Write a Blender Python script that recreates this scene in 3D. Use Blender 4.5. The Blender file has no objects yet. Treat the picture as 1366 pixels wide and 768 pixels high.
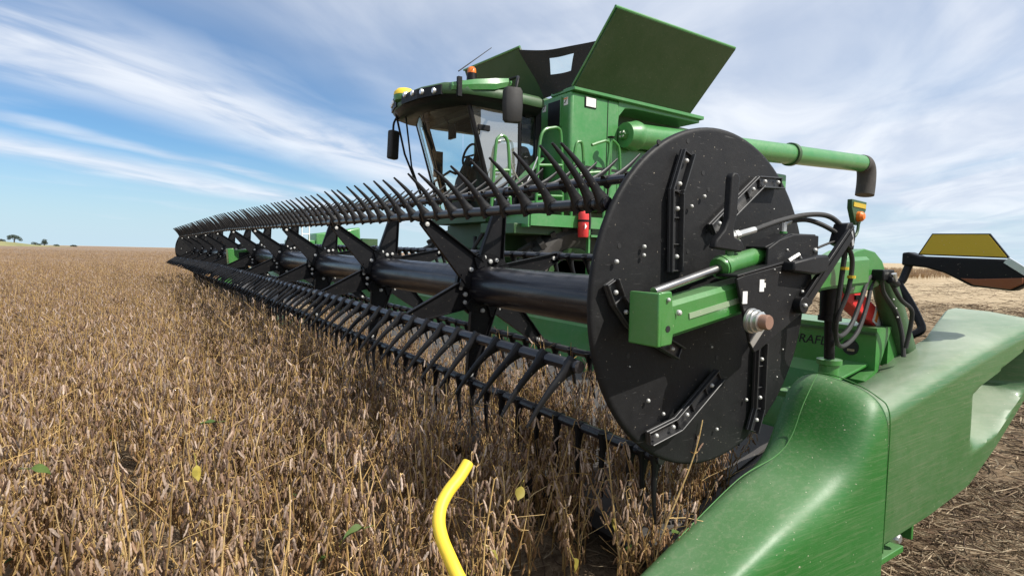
import bpy, bmesh, math, random
from mathutils import Vector, Matrix
R = math.radians
random.seed(7)
sc = bpy.context.scene

# ------------------------------------------------------------------ camera
cd = bpy.data.cameras.new('camera'); cam = bpy.data.objects.new('camera', cd)
sc.collection.objects.link(cam); sc.camera = cam
YAW, PITCH, ROLL = R(34.507), R(-3.29), R(1.228)
fw = Vector((math.sin(YAW)*math.cos(PITCH), math.cos(YAW)*math.cos(PITCH), math.sin(PITCH)))
rt = Vector((math.cos(YAW), -math.sin(YAW), 0)); up = rt.cross(fw)
r2 = math.cos(ROLL)*rt + math.sin(ROLL)*up; u2 = -math.sin(ROLL)*rt + math.cos(ROLL)*up
cam.matrix_world = Matrix(((r2.x, u2.x, -fw.x, -1.631), (r2.y, u2.y, -fw.y, -1.186), (r2.z, u2.z, -fw.z, 1.228), (0, 0, 0, 1)))
cd.sensor_width = 36; cd.lens = 20.25; cd.clip_start = 0.05; cd.clip_end = 6000
CAMXY = Vector((-1.631, -1.186))

# ------------------------------------------------------------------ light, sky, exposure
SUN_EL = R(48); SUN_AZ = math.atan2(.50, -.866)      # azimuth measured from +Y towards +X
w = bpy.data.worlds.new('World'); sc.world = w; w.use_nodes = True
nt = w.node_tree; nt.nodes.clear(); N = nt.nodes; L = nt.links
def mth(op, a, b=None, c=None, clamp=False):
    n = N.new('ShaderNodeMath'); n.operation = op; n.use_clamp = clamp
    for i, v in enumerate((a, b, c)):
        if v is None: continue
        if isinstance(v, (int, float)): n.inputs[i].default_value = v
        else: L.new(v, n.inputs[i])
    return n.outputs[0]
sky = N.new('ShaderNodeTexSky'); sky.sky_type = 'NISHITA'; sky.sun_disc = False
sky.sun_elevation = SUN_EL; sky.sun_rotation = SUN_AZ; sky.air_density = 1.0; sky.dust_density = .6; sky.ozone_density = 1.6
tc = N.new('ShaderNodeTexCoord'); sep = N.new('ShaderNodeSeparateXYZ'); L.new(tc.outputs['Generated'], sep.inputs[0])
den = mth('MAXIMUM', mth('ADD', sep.outputs[2], .06), .03)
SD = (math.sin(R(54.8)), math.cos(R(54.8)))         # direction the cirrus streaks run
gx = mth('DIVIDE', sep.outputs[0], den); gy = mth('DIVIDE', sep.outputs[1], den)
ua = mth('ADD', mth('MULTIPLY', gx, SD[0]), mth('MULTIPLY', gy, SD[1]))
va = mth('SUBTRACT', mth('MULTIPLY', gx, SD[1]), mth('MULTIPLY', gy, SD[0]))   # + to the right of the streaks
def comb(x, y, z=0.):
    n = N.new('ShaderNodeCombineXYZ')
    for i, v in enumerate((x, y, z)):
        if isinstance(v, (int, float)): n.inputs[i].default_value = v
        else: L.new(v, n.inputs[i])
    return n.outputs[0]
def noise(vec, scale, detail=6, rough=.55, dist=0.):
    n = N.new('ShaderNodeTexNoise'); n.inputs['Scale'].default_value = scale; n.inputs['Detail'].default_value = detail
    n.inputs['Roughness'].default_value = rough; n.inputs['Distortion'].default_value = dist; L.new(vec, n.inputs['Vector']); return n.outputs[0]
def mrange(v, a, b, c=0., d=1.):
    n = N.new('ShaderNodeMapRange'); n.interpolation_type = 'SMOOTHSTEP'
    L.new(v, n.inputs[0])
    for i, q in enumerate((a, b, c, d)): n.inputs[i+1].default_value = q
    return n.outputs[0]
n1 = noise(comb(mth('MULTIPLY', ua, .58), va, 3.1), 1.0, 7, .50, .7)
n2 = noise(comb(mth('MULTIPLY', ua, .45), va, 8.2), 1.9, 8, .54, .6)
n3 = noise(comb(ua, va, 1.7), .55, 5, .5)
vw = mth('ADD', va, mth('MULTIPLY', mth('SUBTRACT', n3, .5), .8))             # wobbling band coordinate
BANDS = [(-2.62, .95, 1.), (-4.75, .7, .9), (-3.95, .22, .55)]
bands = None
for c0, wd, st in BANDS:
    b = mth('MULTIPLY', mrange(mth('ABSOLUTE', mth('SUBTRACT', vw, c0)), 0., wd, 1., 0.), st)
    bands = b if bands is None else mth('MAXIMUM', bands, b)
veil = mth('MULTIPLY', mrange(vw, -2.6, -.3), mrange(n1, .28, .60, .52, 1.))
wisp = mth('MULTIPLY', mrange(n1, .52, .85), .35)
cl = mth('MAXIMUM', mth('MULTIPLY', bands, mrange(n2, .30, .55, .45, 1.)), mth('MAXIMUM', veil, wisp))
hor = mrange(sep.outputs[2], .0, .10)
cl = mth('MULTIPLY', mth('MULTIPLY', cl, mth('ADD', mth('MULTIPLY', hor, .6), .4)), .93, clamp=True)
shade = mrange(n2, .3, .75)                                                     # thick / thin parts of the cloud layer
ccol = N.new('ShaderNodeMix'); ccol.data_type = 'RGBA'; L.new(shade, ccol.inputs[0])
CLOUD_A = (6.2, 6.9, 8.2, 1); CLOUD_B = (8.9, 9.3, 9.9, 1)
ccol.inputs[6].default_value = CLOUD_A; ccol.inputs[7].default_value = CLOUD_B
mx = N.new('ShaderNodeMix'); mx.data_type = 'RGBA'; L.new(cl, mx.inputs[0]); hz = N.new('ShaderNodeMix'); hz.data_type = 'RGBA'; hz.inputs[7].default_value = (5.6, 7.3, 8.5, 1)      # pale air low over the horizon
tint = N.new('ShaderNodeMix'); tint.data_type = 'RGBA'; tint.blend_type = 'MULTIPLY'; tint.inputs[0].default_value = 1; tint.inputs[7].default_value = (.66, .95, 1.18, 1); L.new(sky.outputs[0], tint.inputs[6])
L.new(mrange(sep.outputs[2], -.02, .17, .95, 0.), hz.inputs[0]); L.new(tint.outputs[2], hz.inputs[6]); L.new(hz.outputs[2], mx.inputs[6]); L.new(ccol.outputs[2], mx.inputs[7])
bg = N.new('ShaderNodeBackground'); bg.inputs[1].default_value = .085; L.new(mx.outputs[2], bg.inputs[0])
wo = N.new('ShaderNodeOutputWorld'); L.new(bg.outputs[0], wo.inputs[0])
sd = bpy.data.lights.new('sun', 'SUN'); sd.energy = 4.9; sd.angle = R(.5); sd.color = (1, .95, .87)
so = bpy.data.objects.new('sun', sd); sc.collection.objects.link(so)
so.rotation_euler = Vector((math.sin(SUN_AZ)*math.cos(SUN_EL), math.cos(SUN_AZ)*math.cos(SUN_EL), math.sin(SUN_EL))).to_track_quat('Z', 'Y').to_euler()
sc.view_settings.view_transform = 'Standard'; sc.view_settings.look = 'None'; sc.view_settings.exposure = 0.35; sc.view_settings.gamma = 1
sc.render.engine = 'CYCLES'

# ------------------------------------------------------------------ materials
def newmat(name):
    m = bpy.data.materials.new(name); m.use_nodes = True; nt = m.node_tree
    return m, nt, nt.nodes, nt.links, nt.nodes['Principled BSDF']
def nz(n, l, vec, scale, detail=5, rough=.55, dist=0.):
    t = n.new('ShaderNodeTexNoise'); t.inputs['Scale'].default_value = scale; t.inputs['Detail'].default_value = detail
    t.inputs['Roughness'].default_value = rough; t.inputs['Distortion'].default_value = dist
    l.new(vec, t.inputs['Vector']); return t.outputs[0]
def ramp(n, l, v, a, b, c=0., d=1.):
    r = n.new('ShaderNodeMapRange'); l.new(v, r.inputs[0])
    for i, q in enumerate((a, b, c, d)): r.inputs[i+1].default_value = q
    return r.outputs[0]
def mixc(n, l, f, a, b):
    m = n.new('ShaderNodeMix'); m.data_type = 'RGBA'
    if isinstance(f, (int, float)): m.inputs[0].default_value = f
    else: l.new(f, m.inputs[0])
    for i, v in ((6, a), (7, b)):
        if isinstance(v, tuple): m.inputs[i].default_value = v if len(v) == 4 else v+(1,)
        else: l.new(v, m.inputs[i])
    return m.outputs[2]
def mapping(n, l, vec, sc_, rot=(0, 0, 0)):
    m = n.new('ShaderNodeMapping'); m.inputs['Scale'].default_value = sc_; m.inputs['Rotation'].default_value = rot; l.new(vec, m.inputs[0]); return m.outputs[0]
def paint(name, col, rough=.35, dust=.35, dustcol=(.30, .27, .20), speck=.5, scratch=0., scr_map=((1, 1, 1), (0, 0, 0)), metallic=0., coat=.0, bump=.02, dscale=2.2, spec=.5, dust_sheen=0., scr=(.48, .70)):
    m, nt, n, l, p = newmat(name); p.inputs['Specular IOR Level'].default_value = spec
    tcn = n.new('ShaderNodeTexCoord'); o = tcn.outputs['Object']
    d = nz(n, l, o, dscale, 8, .65); d2 = nz(n, l, o, dscale*9, 6, .7)
    geo = n.new('ShaderNodeNewGeometry')
    dm = n.new('ShaderNodeMath'); dm.operation = 'MULTIPLY'; l.new(ramp(n, l, d, .35, .75, .25, 1.), dm.inputs[0]); l.new(ramp(n, l, d2, .3, .7, .4, 1.), dm.inputs[1])
    dd = n.new('ShaderNodeMath'); dd.operation = 'MULTIPLY'; l.new(dm.outputs[0], dd.inputs[0]); dd.inputs[1].default_value = dust
    c = mixc(n, l, dd.outputs[0], col, dustcol)
    if speck:
        s = nz(n, l, o, 95, 2, .5); s2 = ramp(n, l, s, .72, .77, 0., speck)
        c = mixc(n, l, s2, c, (.48, .42, .32))
    if scratch:
        mv = mapping(n, l, o, *scr_map)
        a = nz(n, l, mv, 6., 4, .6, .6); s3 = ramp(n, l, a, scr[0], scr[1], 0., scratch)
        c = mixc(n, l, s3, c, dustcol)
    if dust_sheen:                                           # settled dust with pale sky sheen painted in, on faces turned upwards
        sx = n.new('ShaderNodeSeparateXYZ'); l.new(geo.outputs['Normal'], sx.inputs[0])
        um = n.new('ShaderNodeMath'); um.operation = 'MULTIPLY'; l.new(ramp(n, l, sx.outputs[2], .55, 1., 0., dust_sheen), um.inputs[0]); l.new(ramp(n, l, d, .25, .65, .35, 1.), um.inputs[1]); um.use_clamp = True
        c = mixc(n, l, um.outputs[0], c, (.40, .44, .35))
    l.new(c, p.inputs['Base Color'])
    rr = n.new('ShaderNodeMath'); rr.operation = 'ADD'; l.new(ramp(n, l, dm.outputs[0], 0, 1, 0, .28), rr.inputs[0]); rr.inputs[1].default_value = rough
    l.new(rr.outputs[0], p.inputs['Roughness']); p.inputs['Metallic'].default_value = metallic
    p.inputs['Coat Weight'].default_value = coat; p.inputs['Coat Roughness'].default_value = .15
    if bump:
        b = n.new('ShaderNodeBump'); b.inputs['Strength'].default_value = .25; b.inputs['Distance'].default_value = bump*.2; l.new(d2, b.inputs['Height']); l.new(b.outputs[0], p.inputs['Normal'])
    return m
GREEN = (.030, .165, .032)
M = {}
M['green'] = paint('green_paint', (.018, .180, .019), .30, .26, coat=.3, dust_sheen=.22)
M['nose'] = paint('scratched_green_paint', (.013, .125, .015), .40, .24, (.17, .21, .11), .9, .34, ((.9, 12, 30), (0, R(-20), 0)), coat=.0, dust_sheen=.22)
M['panel'] = paint('green_side_panel', (.022, .115, .022), .38, .42, (.15, .175, .095), .8, .5, ((.8, 3, 34), (0, R(-17), 0)), coat=.15, dust_sheen=.7)
M['far_green'] = paint('green_body_paint', (.030, .215, .042), .30, .35, (.30, .34, .24), .2, coat=.3)
M['dark_green'] = paint('dark_green_paint', (.011, .062, .012), .4, .18, speck=.7)
M['black'] = paint('black_plastic', (.0055, .0055, .0065), .34, .03, (.10, .09, .08), .35, .0, bump=.02, spec=.25)
M['shield'] = paint('scuffed_black_plastic', (.0062, .0062, .0070), .44, .14, (.10, .098, .095), .5, .6, ((3, 3, 26), (0, R(35), 0)), bump=.03, spec=.22, scr=(.66, .74))
M['rail'] = paint('worn_black_rail', (.018, .018, .019), .30, .2, (.10, .10, .10), .3, bump=0, spec=.6)
M['tube'] = paint('glossy_black_paint', (.006, .006, .010), .26, .06, (.16, .15, .14), .4, .25, ((9, .6, 9), (0, 0, 0)), coat=.25, spec=.4)
M['steel'] = paint('zinc_steel', (.62, .62, .60), .32, .15, (.4, .36, .3), 0, metallic=.9, bump=0)
M['bolt'] = paint('zinc_bolt', (.55, .55, .53), .42, .25, speck=0, metallic=.5, bump=0)
M['rod'] = paint('chrome_rod', (.35, .34, .33), .18, .2, (.1, .09, .08), 0, metallic=.95, bump=0)
M['rust'] = paint('rusty_shaft_end', (.30, .17, .12), .55, .5, (.40, .32, .27), 0, metallic=.5)
M['rubber'] = paint('black_rubber', (.012, .012, .012), .55, .15, (.10, .09, .08), .3)
M['tyre'] = paint('dusty_tyre_rubber', (.020, .019, .018), .75, .7, (.13, .115, .10), .3)
M['belt'] = paint('grey_draper_belt', (.060, .058, .058), .6, .5, (.14, .12, .10), .8)
M['red'] = paint('red_paint', (.66, .028, .030), .35, .12, speck=.4)
M['yellow'] = paint('yellow_plastic', (.80, .56, .035), .42, .12, (.5, .36, .08), 0, bump=.01)
M['yellow_ref'] = paint('yellow_reflector_sheet', (.52, .36, .012), .35, .25, (.35, .26, .05), .6)
M['amber'] = paint('amber_lens', (.75, .17, .01), .2, .05, speck=0, bump=0)
M['dark_amber'] = paint('dusty_amber_lens', (.20, .055, .012), .35, .5, (.16, .08, .04), 1.)
M['white'] = paint('white_label', (.78, .77, .74), .5, .15, speck=0, bump=0)
M['orange'] = paint('orange_label', (.75, .22, .03), .5, .1, speck=0, bump=0)
M['lens'] = paint('lamp_lens', (.75, .76, .78), .12, .05, speck=0, metallic=.6, bump=0)
M['fabric'] = paint('black_mesh_fabric', (.020, .020, .020), .85, .3, (.10, .085, .07), .8, bump=.25)
M['seat'] = paint('dark_seat_cloth', (.035, .036, .038), .8, .2, (.1, .09, .08), 0)
M['cabtrim'] = paint('brown_grey_trim', (.024, .021, .017), .7, .0, speck=0)
M['text'] = paint('black_lettering', (.008, .008, .008), .5, 0, speck=0, bump=0)

def glassmat(name, tint, refl, haze):
    m, nt, n, l, p = newmat(name); n.remove(p)
    tr = n.new('ShaderNodeBsdfTransparent'); tr.inputs[0].default_value = tint+(1,)
    gl = n.new('ShaderNodeBsdfGlossy'); gl.inputs[0].default_value = (.9, .95, .95, 1); gl.inputs[1].default_value = .03
    df = n.new('ShaderNodeBsdfDiffuse'); df.inputs[0].default_value = (.45, .44, .40, 1)
    fr = n.new('ShaderNodeFresnel'); fr.inputs[0].default_value = 1.5
    ad = n.new('ShaderNodeMath'); ad.operation = 'ADD'; ad.use_clamp = True; l.new(fr.outputs[0], ad.inputs[0]); ad.inputs[1].default_value = refl
    a = n.new('ShaderNodeMixShader'); l.new(ad.outputs[0], a.inputs[0]); l.new(tr.outputs[0], a.inputs[1]); l.new(gl.outputs[0], a.inputs[2])
    b = n.new('ShaderNodeMixShader'); b.inputs[0].default_value = haze; l.new(a.outputs[0], b.inputs[1]); l.new(df.outputs[0], b.inputs[2])
    l.new(b.outputs[0], n['Material Output'].inputs[0]); return m
M['glass'] = glassmat('windshield_glass', (.88, .99, .98), -.02, .02)
M['doorglass'] = glassmat('door_glass', (.55, .62, .62), .42, .25)

def plantmat(name, cols, rough=.75, low=None):
    m, nt, n, l, p = newmat(name)
    oi = n.new('ShaderNodeObjectInfo'); tcn = n.new('ShaderNodeTexCoord')
    g = nz(n, l, tcn.outputs['Object'], 9, 3); g2 = nz(n, l, tcn.outputs['Object'], 160, 2)
    geo = n.new('ShaderNodeNewGeometry')
    mm = n.new('ShaderNodeMath'); mm.operation = 'ADD'; l.new(ramp(n, l, g, .3, .7, -.35, .35), mm.inputs[0]); l.new(geo.outputs['Random Per Island'], mm.inputs[1])
    cr = n.new('ShaderNodeValToRGB'); l.new(mm.outputs[0], cr.inputs[0]); els = cr.color_ramp.elements
    els[0].position = 0; els[0].color = cols[0]+(1,); els[1].position = 1; els[1].color = cols[-1]+(1,)
    for i, c in enumerate(cols[1:-1]): e = els.new((i+1)/(len(cols)-1)); e.color = c+(1,)
    base = cr.outputs[0]
    if low:                                              # low pods golden brown, shade between plants painted in; top ones weathered grey
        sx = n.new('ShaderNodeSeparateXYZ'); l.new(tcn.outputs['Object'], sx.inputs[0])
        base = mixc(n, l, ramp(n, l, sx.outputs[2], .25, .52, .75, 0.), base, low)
    hs = n.new('ShaderNodeHueSaturation'); l.new(ramp(n, l, oi.outputs['Random'], 0, 1, .72, 1.25), hs.inputs['Value']); l.new(base, hs.inputs['Color'])
    l.new(mixc(n, l, ramp(n, l, g2, .45, .7, 0, .35), hs.outputs[0], cols[0]), p.inputs['Base Color'])
    p.inputs['Roughness'].default_value = rough; p.inputs['Specular IOR Level'].default_value = .25
    return m
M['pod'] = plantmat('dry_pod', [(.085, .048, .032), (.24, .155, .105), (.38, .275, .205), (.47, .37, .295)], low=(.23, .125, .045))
M['stem'] = plantmat('dry_stem', [(.14, .075, .026), (.42, .27, .095), (.58, .42, .20)])
M['leafy'] = plantmat('yellow_leaf', [(.16, .14, .03), (.36, .28, .05)], .6)
M['leafg'] = plantmat('green_leaf', [(.040, .075, .016), (.085, .115, .025)], .55)
M['straw'] = plantmat('straw_residue', [(.055, .035, .022), (.14, .09, .055), (.28, .20, .12), (.48, .39, .26), (.16, .10, .06)], .8)

# ------------------------------------------------------------------ mesh builder
C = sc.collection
class MB:
    def __init__(s): s.v = []; s.f = []; s.m = []; s.mi = 0
    def add(s, vs, fs):
        o = len(s.v); s.v += [tuple(q) for q in vs]; s.f += [tuple(i+o for i in q) for q in fs]; s.m += [s.mi]*len(fs)
        return s
    def box(s, c, d, mat=None):
        x, y, z = d[0]/2, d[1]/2, d[2]/2
        vs = [Vector(p) for p in ((-x,-y,-z),(x,-y,-z),(x,y,-z),(-x,y,-z),(-x,-y,z),(x,-y,z),(x,y,z),(-x,y,z))]
        if mat: vs = [mat @ q for q in vs]
        return s.add([q+Vector(c) for q in vs], [(0,3,2,1),(4,5,6,7),(0,1,5,4),(1,2,6,5),(2,3,7,6),(3,0,4,7)])
    def bx(s, x0, x1, y0, y1, z0, z1): return s.box(((x0+x1)/2,(y0+y1)/2,(z0+z1)/2), (abs(x1-x0),abs(y1-y0),abs(z1-z0)))
    def beam(s, a, b, w_, h, upv=(0,0,1)):
        a, b = Vector(a), Vector(b); d = (b-a); ln = d.length; d.normalize(); u = Vector(upv); q = u.cross(d)
        if q.length < 1e-4: q = Vector((0,1,0)).cross(d)
        q.normalize(); u = d.cross(q)
        return s.box((a+b)/2, (ln, w_, h), Matrix((d, q, u)).transposed())
    def loft(s, rings, caps=True, closed=True):
        k = len(rings[0]); vs = [p for r in rings for p in r]; fs = []
        for i in range(len(rings)-1):
            for j in range(k if closed else k-1):
                a = i*k+j; b = i*k+(j+1) % k; fs.append((a, b, b+k, a+k))
        if caps and closed: fs += [tuple(range(k-1, -1, -1)), tuple((len(rings)-1)*k+j for j in range(k))]
        return s.add(vs, fs)
    def tube(s, pts, r, n=10, caps=True, flat=1.):
        pts = [Vector(p) for p in pts]; k = len(pts); rs = r if isinstance(r, (list, tuple)) else [r]*k
        rings = []; q = None
        for i in range(k):
            t = (pts[min(i+1, k-1)]-pts[max(i-1, 0)]).normalized()
            if q is None:
                q = t.cross(Vector((0,0,1)));
                if q.length < .05: q = t.cross(Vector((0,1,0)))
            else: q = q - t*q.dot(t)
            q.normalize(); b = t.cross(q)
            rings.append([pts[i]+q*math.cos(2*math.pi*j/n)*rs[i]+b*math.sin(2*math.pi*j/n)*rs[i]*flat for j in range(n)])
        return s.loft(rings, caps)
    def prism(s, poly, y0, y1, axis='y'):
        f = {'y': lambda a, b, t: (a, t, b), 'x': lambda a, b, t: (t, a, b), 'z': lambda a, b, t: (a, b, t)}[axis]
        k = len(poly); vs = [f(a, b, y0) for a, b in poly]+[f(a, b, y1) for a, b in poly]
        return s.add(vs, [tuple(range(k)), tuple(range(2*k-1, k-1, -1))]+[(i, i+k, (i+1) % k+k, (i+1) % k) for i in range(k)])
    def lathe(s, prof, c, axis='y', n=24):
        f = {'y': lambda a, r, t: (r*math.cos(t), a, r*math.sin(t)), 'z': lambda a, r, t: (r*math.cos(t), r*math.sin(t), a), 'x': lambda a, r, t: (a, r*math.cos(t), r*math.sin(t))}[axis]
        c = Vector(c); return s.loft([[c+Vector(f(a, r, 2*math.pi*j/n)) for j in range(n)] for a, r in prof])
    def build(s, name, mats, parent=None, smooth=30, bevel=0, sub=0, seg=2):
        me = bpy.data.meshes.new(name); off = ROOT.get(parent.name, Vector()) if parent else Vector()
        me.from_pydata([tuple(Vector(q)-off) for q in s.v], [], s.f); me.update()
        bm = bmesh.new(); bm.from_mesh(me); bmesh.ops.recalc_face_normals(bm, faces=bm.faces); bm.to_mesh(me); bm.free()
        for m in (mats if isinstance(mats, (list, tuple)) else [mats]): me.materials.append(m)
        me.polygons.foreach_set('material_index', s.m)
        if smooth:
            me.polygons.foreach_set('use_smooth', [True]*len(me.polygons)); me.set_sharp_from_angle(angle=R(smooth if not sub else 180))
        o = bpy.data.objects.new(name, me); C.objects.link(o)
        if bevel:
            b = o.modifiers.new('bevel', 'BEVEL'); b.width = bevel; b.segments = seg; b.limit_method = 'ANGLE'; b.angle_limit = R(35); b.harden_normals = False
        if sub:
            q = o.modifiers.new('sub', 'SUBSURF'); q.levels = sub; q.render_levels = sub
        if parent: o.parent = parent; ROOT[o.name] = off
        return o
ROOT = {}
def tag(o, label=None, cat=None, group=None, kind=None):
    for k, v in (('label', label), ('category', cat), ('group', group), ('kind', kind)):
        if v: o[k] = v
    return o
def root(name, loc, label, cat, group=None):
    o = bpy.data.objects.new(name, None); o.empty_display_size = .1; C.objects.link(o); o.location = loc; ROOT[o.name] = Vector(loc)
    return tag(o, label, cat, group)
def copy(o, parent, loc=None, rot=None):
    c = o.copy(); C.objects.link(c); c.parent = parent; ROOT[c.name] = ROOT.get(parent.name, Vector())
    if loc is not None: c.location = Vector(loc)-ROOT.get(parent.name, Vector())
    if rot is not None: c.rotation_euler = rot
    return c
def sweep(ps, k=6):                                   # Catmull-Rom through points
    ps = [Vector(p) for p in ps]; out = []
    for i in range(len(ps)-1):
        a, b, c, d = ps[max(i-1, 0)], ps[i], ps[i+1], ps[min(i+2, len(ps)-1)]
        for j in range(k):
            t = j/k; out.append(.5*((2*b)+(c-a)*t+(2*a-5*b+4*c-d)*t*t+(3*b-a-3*c+d)*t*t*t))
    return out+[ps[-1]]
def text_mesh(txt, size, mat, name, parent, loc, rx, extr=.001, shear=0.):
    cu = bpy.data.curves.new('lettering', 'FONT'); cu.body = txt; cu.size = size; cu.extrude = extr; cu.align_x = 'RIGHT'; cu.shear = shear
    t = bpy.data.objects.new('lettering_source', cu); me = bpy.data.meshes.new_from_object(t); bpy.data.objects.remove(t); me.materials.append(mat)
    o = bpy.data.objects.new(name, me); C.objects.link(o); o.parent = parent; o.location = Vector(loc)-ROOT[parent.name]; o.rotation_euler = rx; ROOT[o.name] = ROOT[parent.name]
    return o
Z0 = 1.1
def zt(y): return .0134*max(min(y, 6.8), -1)          # the header stands slightly out of level

# ================================================================== harvesting header
HL = 13.62
H = root('crop_header', (.6, 6.8, 0), 'long harvesting header with black tined reel and round black end shield, mounted before the combine', 'crop header')
AX, AZ, RB, PH = -.1, Z0-.0475, .48, 139
# --- reel tube
b = MB(); b.tube([(AX, .06, AZ+zt(.06)), (AX, 6.8, AZ+zt(6.8)), (AX, HL-.1, AZ+zt(HL))], .098, 28)
b.build('reel_tube', M['tube'], H)
# --- reel bats with their tines
def tine_mesh():
    b = MB(); L_ = .235; rings = []
    for i in range(11):
        t = i/10; x = -.012+L_*t; zc = -.011*math.sin(t*math.pi)+.002*t
        hw = .0112*(1-t)**.8+.0036       # depth in the plane of rotation
        if t < .24: hw += .014*(1-t/.24)
        wy = .0075*(1-t)+.0030 + (.007*(1-t/.16) if t < .16 else 0)
        rings.append([(x, wy*cy, zc+hw*cz) for cy, cz in ((1,.5),(1,-.6),(.45,-1),(-.45,-1),(-1,-.6),(-1,.5),(-.5,1),(.5,1))])
    b.loft(rings)
    b.tube([(0, -.018, 0), (0, .018, 0)], .0200, 12)
    me_o = b.build('tine', M['black'], None, smooth=45); me = me_o.data; bpy.data.objects.remove(me_o); return me
TM = tine_mesh()
TANG = [135, 226, 270, 282, 292, 33]
FIX = [.014, .018, 0, 0, 0, 0]
bats = []
def batpos(k, y): th = R(PH+60*k); return Vector((AX+RB*math.cos(th), y, AZ+RB*math.sin(th)+zt(y)+FIX[k]))
tl = []
for k in range(6):
    b = MB(); b.tube([batpos(k, .034), batpos(k, 6.8), batpos(k, HL-.06)], .0185, 12)
    for j in range(10):
        y = 1.27+1.345*j
        b.tube([batpos(k, y-.03), batpos(k, y+.03)], .026, 12)
    bt = b.build('reel_bat', M['tube'], H); bats.append(bt)
    y = .05 + .015*k; i = 0
    if k in (0, 2): tl += [(k, .056), (k, .108)]; y = .165
    while y < HL-.08:
        sp = .132
        tl.append((k, y)); y += sp
weight = {0: 1, 1: 1.1, 5: .75, 2: .8, 4: .45, 3: .45}
tl.sort(key=lambda q: (q[1]+1.2)/weight[q[0]])
rest = MB(); tv = [v.co.copy() for v in TM.vertices]; tf = [tuple(p.vertices) for p in TM.polygons]
for i, (k, y) in enumerate(tl):
    p = batpos(k, y); a = R(TANG[k]+random.uniform(-2.2, 2.2)-(2.5*min(y, 8)/3 if k == 0 else 0) + (2.*min(y, 8) if k == 1 else 0)*-1)
    if i < 100:
        o = bpy.data.objects.new('tine', TM); C.objects.link(o); o.parent = bats[k]; o.location = p-ROOT[H.name]; o.rotation_euler = (0, -a, R(random.uniform(-1.5, 1.5)))
    else:
        ca, sa = math.cos(a), math.sin(a)
        rest.add([(p.x+v.x*ca-v.z*sa, p.y+v.y, p.z+v.x*sa+v.z*ca) for v in tv], tf)
tag(rest.build('tine', M['black'], H, smooth=45), kind='stuff')
# --- spider arms and hubs
def arm_mesh():
    b = MB(); b.prism([(.075, -.080), (.16, -.068), (.470, -.023), (.487, 0), (.470, .023), (.16, .068), (.075, .080)], -.004, .004)
    for s in (-1, 1):                                    # folded edges of the pressed arm
        b.beam((.10, -.011, s*.075), (.468, -.011, s*.022), .020, .004, (0, 0, 1))
    b.mi = 1
    for x in (.125, .445): b.lathe([(-.016, .002), (-.014, .011), (-.004, .012)], (x, 0, 0), 'y', 8)
    o = b.build('reel_arm', [M['black'], M['bolt']], None, smooth=30); return o
def hub_mesh():
    b = MB(); b.lathe([(-.012, .099), (-.012, .165), (.012, .165), (.012, .099)], (0, 0, 0), 'y', 32)
    for s in range(6):
        a = R(PH+30+60*s); b.beam((.10*math.cos(a), -.03, .10*math.sin(a)), (.158*math.cos(a), -.03, .158*math.sin(a)), .06, .012, (0, 1, 0))
    b.mi = 1
    for s in range(12):
        a = R(PH+15+30*s); b.lathe([(-.022, .001), (-.020, .010), (-.010, .011)], (.143*math.cos(a), 0, .143*math.sin(a)), 'y', 8)
    return b.build('reel_hub', [M['black'], M['bolt']], None, smooth=30)
A0, H0 = arm_mesh(), hub_mesh()
for j in range(10):
    y = 1.27+1.345*j
    if y > HL-.2: break
    for k in range(6): copy(A0, H, (AX, y+.012*(k % 2), AZ+zt(y)), (0, -R(PH+60*k), 0))
    copy(H0, H, (AX, y+.02, AZ+zt(y)))
bpy.data.objects.remove(A0); bpy.data.objects.remove(H0)
# --- end shields (round discs) on both ends of the reel
def disc(y0, yf, zc, name):
    b = MB(); pr = [(y0+.010, .001), (y0+.010, .536), (y0+.0105, .542), (y0+.013, .548), (y0+.018, .5515), (y0+.026, .552), (y0+.03, .548)]
    n = 96
    for rings in (pr,):
        b.loft([[(r*math.cos(2*math.pi*j/n), a, zc+r*math.sin(2*math.pi*j/n)) for j in range(n)] for a, r in rings])
    return b.build(name, M['shield'], H, smooth=50)
SH = disc(-.012, .02, Z0, 'end_shield')
def rail(pts, wd=.020, st=.030, y=-.012, up_=True):
    """pressed rail: base flange plus two raised ribs and cross ribs, following a bent line in the shield plane"""
    b = MB()
    P = [Vector((x, 0, z+Z0)) for x, z in pts]
    for i in range(len(P)-1):
        a, c = P[i], P[i+1]; d = (c-a).normalized(); q = Vector((-d.z, 0, d.x))
        e = d*.004
        b.beam(a-e+Vector((0, y-.004, 0)), c+e+Vector((0, y-.004, 0)), .010, wd*2, q.cross(d).cross(d) if False else q)
        b.beam(a-e+q*wd+Vector((0, y-st/2, 0)), c+e+q*wd+Vector((0, y-st/2, 0)), st, .0045, q)
        b.beam(a-e-q*wd*.8+Vector((0, y-st*.35, 0)), c+e-q*wd*.8+Vector((0, y-st*.35, 0)), st*.7, .0045, q)
        n = max(1, int((c-a).length/.07))
        for k in range(n+1):
            m_ = a+(c-a)*(k/n); b.beam(m_-q*wd*.8+Vector((0, y-st*.3, 0)), m_+q*wd+Vector((0, y-st*.3, 0)), st*.6, .004, d)
    return b.build('wear_rail', M['rail'], SH, smooth=0, bevel=.0013, seg=1)
RAILS = [[(-.199, .448), (-.244, .329), (-.236, .090)], [(.311, .402), (.180, .395), (-.013, .259), (-.06, .225)],
         [(.002, -.252), (-.196, -.385), (-.321, -.410)], [(-.500, .055), (-.473, .004), (-.416, -.057), (-.28, -.128), (-.20, -.165)],
         [(.234, -.169), (.234, -.396), (.205, -.47)]]
for r_ in RAILS: rail(r_)
BM = MB(); BM.lathe([(-.012, .001), (-.011, .0055), (-.007, .0095), (0, .0105)], (0, 0, 0), 'y', 12)
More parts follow.
